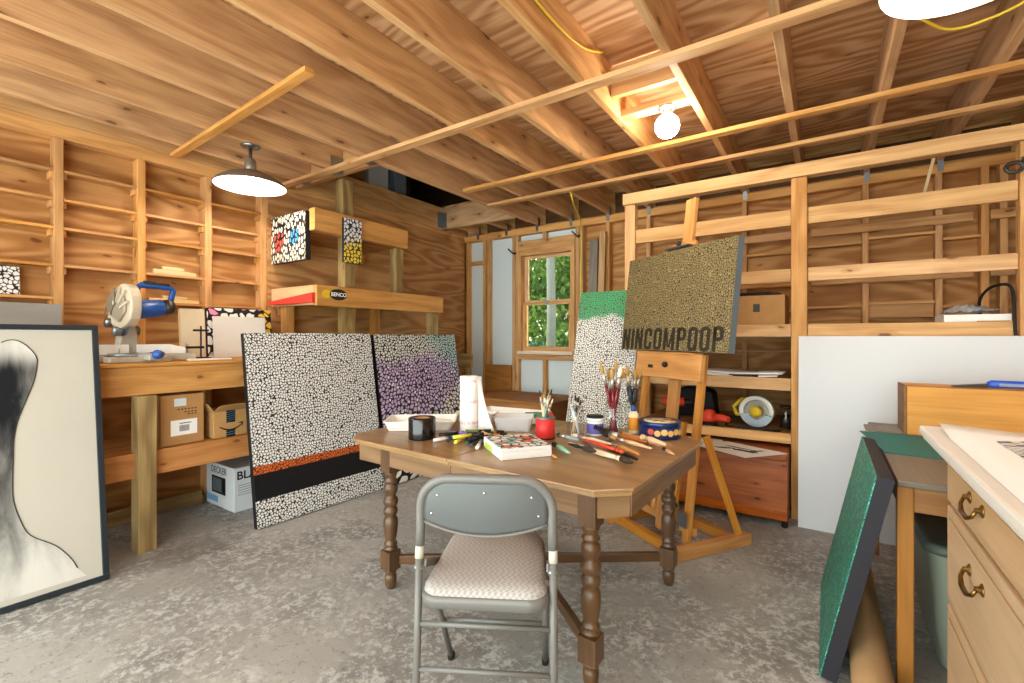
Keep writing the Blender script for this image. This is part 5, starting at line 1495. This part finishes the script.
MB().tube([Vector(p)-Vector((-2.36, 4.86, 1.9)) for p in smooth(cab)], .008, 8).build('wire', CABLE, t)
for i, (x, y, z) in enumerate(((-3.262, 4.885, 2.36), (-2.372, 4.885, 2.47))):
    t = thing('wall_hook', ['dark iron hook on the stud between the window and the corner', 'dark iron hook on the stud above the yellow cable'][i], 'hook', (x, y, z))
    MB().tube([(0, .01, 0), (-.0, -.03, -.01), (-.02, -.06, .02), (-.05, -.07, .05)], .009, 7).build('hook', DARKMET, t)
    MB().lathe([(.018, 0), (.018, .006), (.0, .007)], n=10, M=Matrix.Translation((0, .014, 0)) @ Matrix.Rotation(R(90), 4, 'X')).build('plate', DARKMET, t)

# ------------------------------------------------------------------ lamps
def barn_lamp(label, x, y, ztop, zr, rad, ltop=None):
    t = thing('barn_lamp', label, 'lamp', (x, y, ztop))
    H = ztop-zr
    MB().lathe([(.0, -.022), (.035, -.022), (.06, -.012), (.065, 0)], n=24, capt=True).build('canopy', STEEL, t)
    MB().tube([(0, 0, -.02), (0, 0, -H+.19)], .011, 10).build('stem', DARKMET, t)
    MB().lathe([(.034, -H+.112), (.04, -H+.125), (.038, -H+.185), (.026, -H+.20), (.0, -H+.203)], n=20).build('socket_cap', PEWTER, t)
    MB().lathe([(rad, -H), (rad, -H+.004), (rad*.95, -H+.028), (rad*.66, -H+.075), (rad*.34, -H+.10), (.034, -H+.115)], n=40, capb=False, capt=False).build('shade', PEWTER, t)
    MB().lathe([(rad-.002, -H+.0005), (rad*.95-.003, -H+.024), (rad*.66-.003, -H+.071), (rad*.34, -H+.096), (.0, -H+.106)], n=40, capb=False, capt=False).build('shade_lining', ENAMEL, t)
    MB().lathe([(.0, -H+.008), (.022, -H+.012), (.032, -H+.028), (.030, -H+.05), (.018, -H+.07), (.0, -H+.072)], n=16).build('bulb', BULB, t)
    return t
barn_lamp('pewter barn lamp hanging over the workbench end', -3.44, 1.72, 2.680, 2.385, .235)
barn_lamp('large barn lamp hanging above the dresser at the frame edge', .375, 1.885, 2.690, 2.385, .235)
t = thing('globe_lamp', 'bare round globe bulb on a block between two joists', 'lamp', (-.80, 2.875, 2.70))
MB().lathe([(.0, -.018), (.03, -.018), (.055, -.010), (.06, -.0005)], n=22).build('canopy', STEEL, t)
MB().lathe([(.028, -.045), (.032, -.02), (.0, -.019)], n=18).build('socket', CHROME, t)
MB().lathe([(.0, -.185)]+[(.072*math.sin(R(a)), -.113-.072*math.cos(R(a))) for a in range(12, 168, 12)]+[(.015, -.043), (.0, -.043)], n=24).build('globe', GLOBE, t)
t = thing('power_wire', 'yellow wire sagging beneath the joists behind the large barn lamp', 'wire', (.5, 2.65, 2.62))
MB().tube([Vector(p)-Vector((.5, 2.65, 2.62)) for p in smooth(((.25, 2.5, 2.672), (.347, 2.588, 2.63), (.425, 2.687, 2.62), (.493, 2.717, 2.62), (.551, 2.704, 2.62), (.605, 2.682, 2.62), (.66, 2.652, 2.63), (.72, 2.62, 2.674)))], .006, 8).build('wire', CABLE, t)

# ------------------------------------------------------------------ light from outside
w = bpy.data.worlds.new('World'); SC.world = w; w.use_nodes = True
bg = w.node_tree.nodes['Background']; bg.inputs[0].default_value = lin('#eaf5f2'); bg.inputs[1].default_value = 7.0
sun = bpy.data.lights.new('sun', 'SUN'); sun.energy = 3.0; sun.angle = R(2); sun.color = (1, .95, .85)
so = bpy.data.objects.new('sun', sun); COL.objects.link(so)
so.rotation_euler = Vector((.80, .25, -.75)).to_track_quat('-Z', 'Y').to_euler()

# ------------------------------------------------------------------ camera
cd = bpy.data.cameras.new('camera'); cam = bpy.data.objects.new('camera', cd); COL.objects.link(cam)
cam.location = (0, 0, 1.30); cam.rotation_euler = (R(90), 0, math.atan2(464, 687))
cd.sensor_width = 36; cd.lens = 464/1024*36; cd.shift_y = -4.5/1024; cd.clip_start = .02
SC.camera = cam
vs_ = SC.view_settings
vs_.view_transform = 'Standard'; vs_.look = 'None'; vs_.gamma = 1; vs_.exposure = .30; vs_.use_curve_mapping = False
SC.cycles.use_denoising = True
SC.cycles.max_bounces = 10; SC.cycles.diffuse_bounces = 6; SC.cycles.transparent_max_bounces = 12
SC.cycles.sample_clamp_indirect = 8
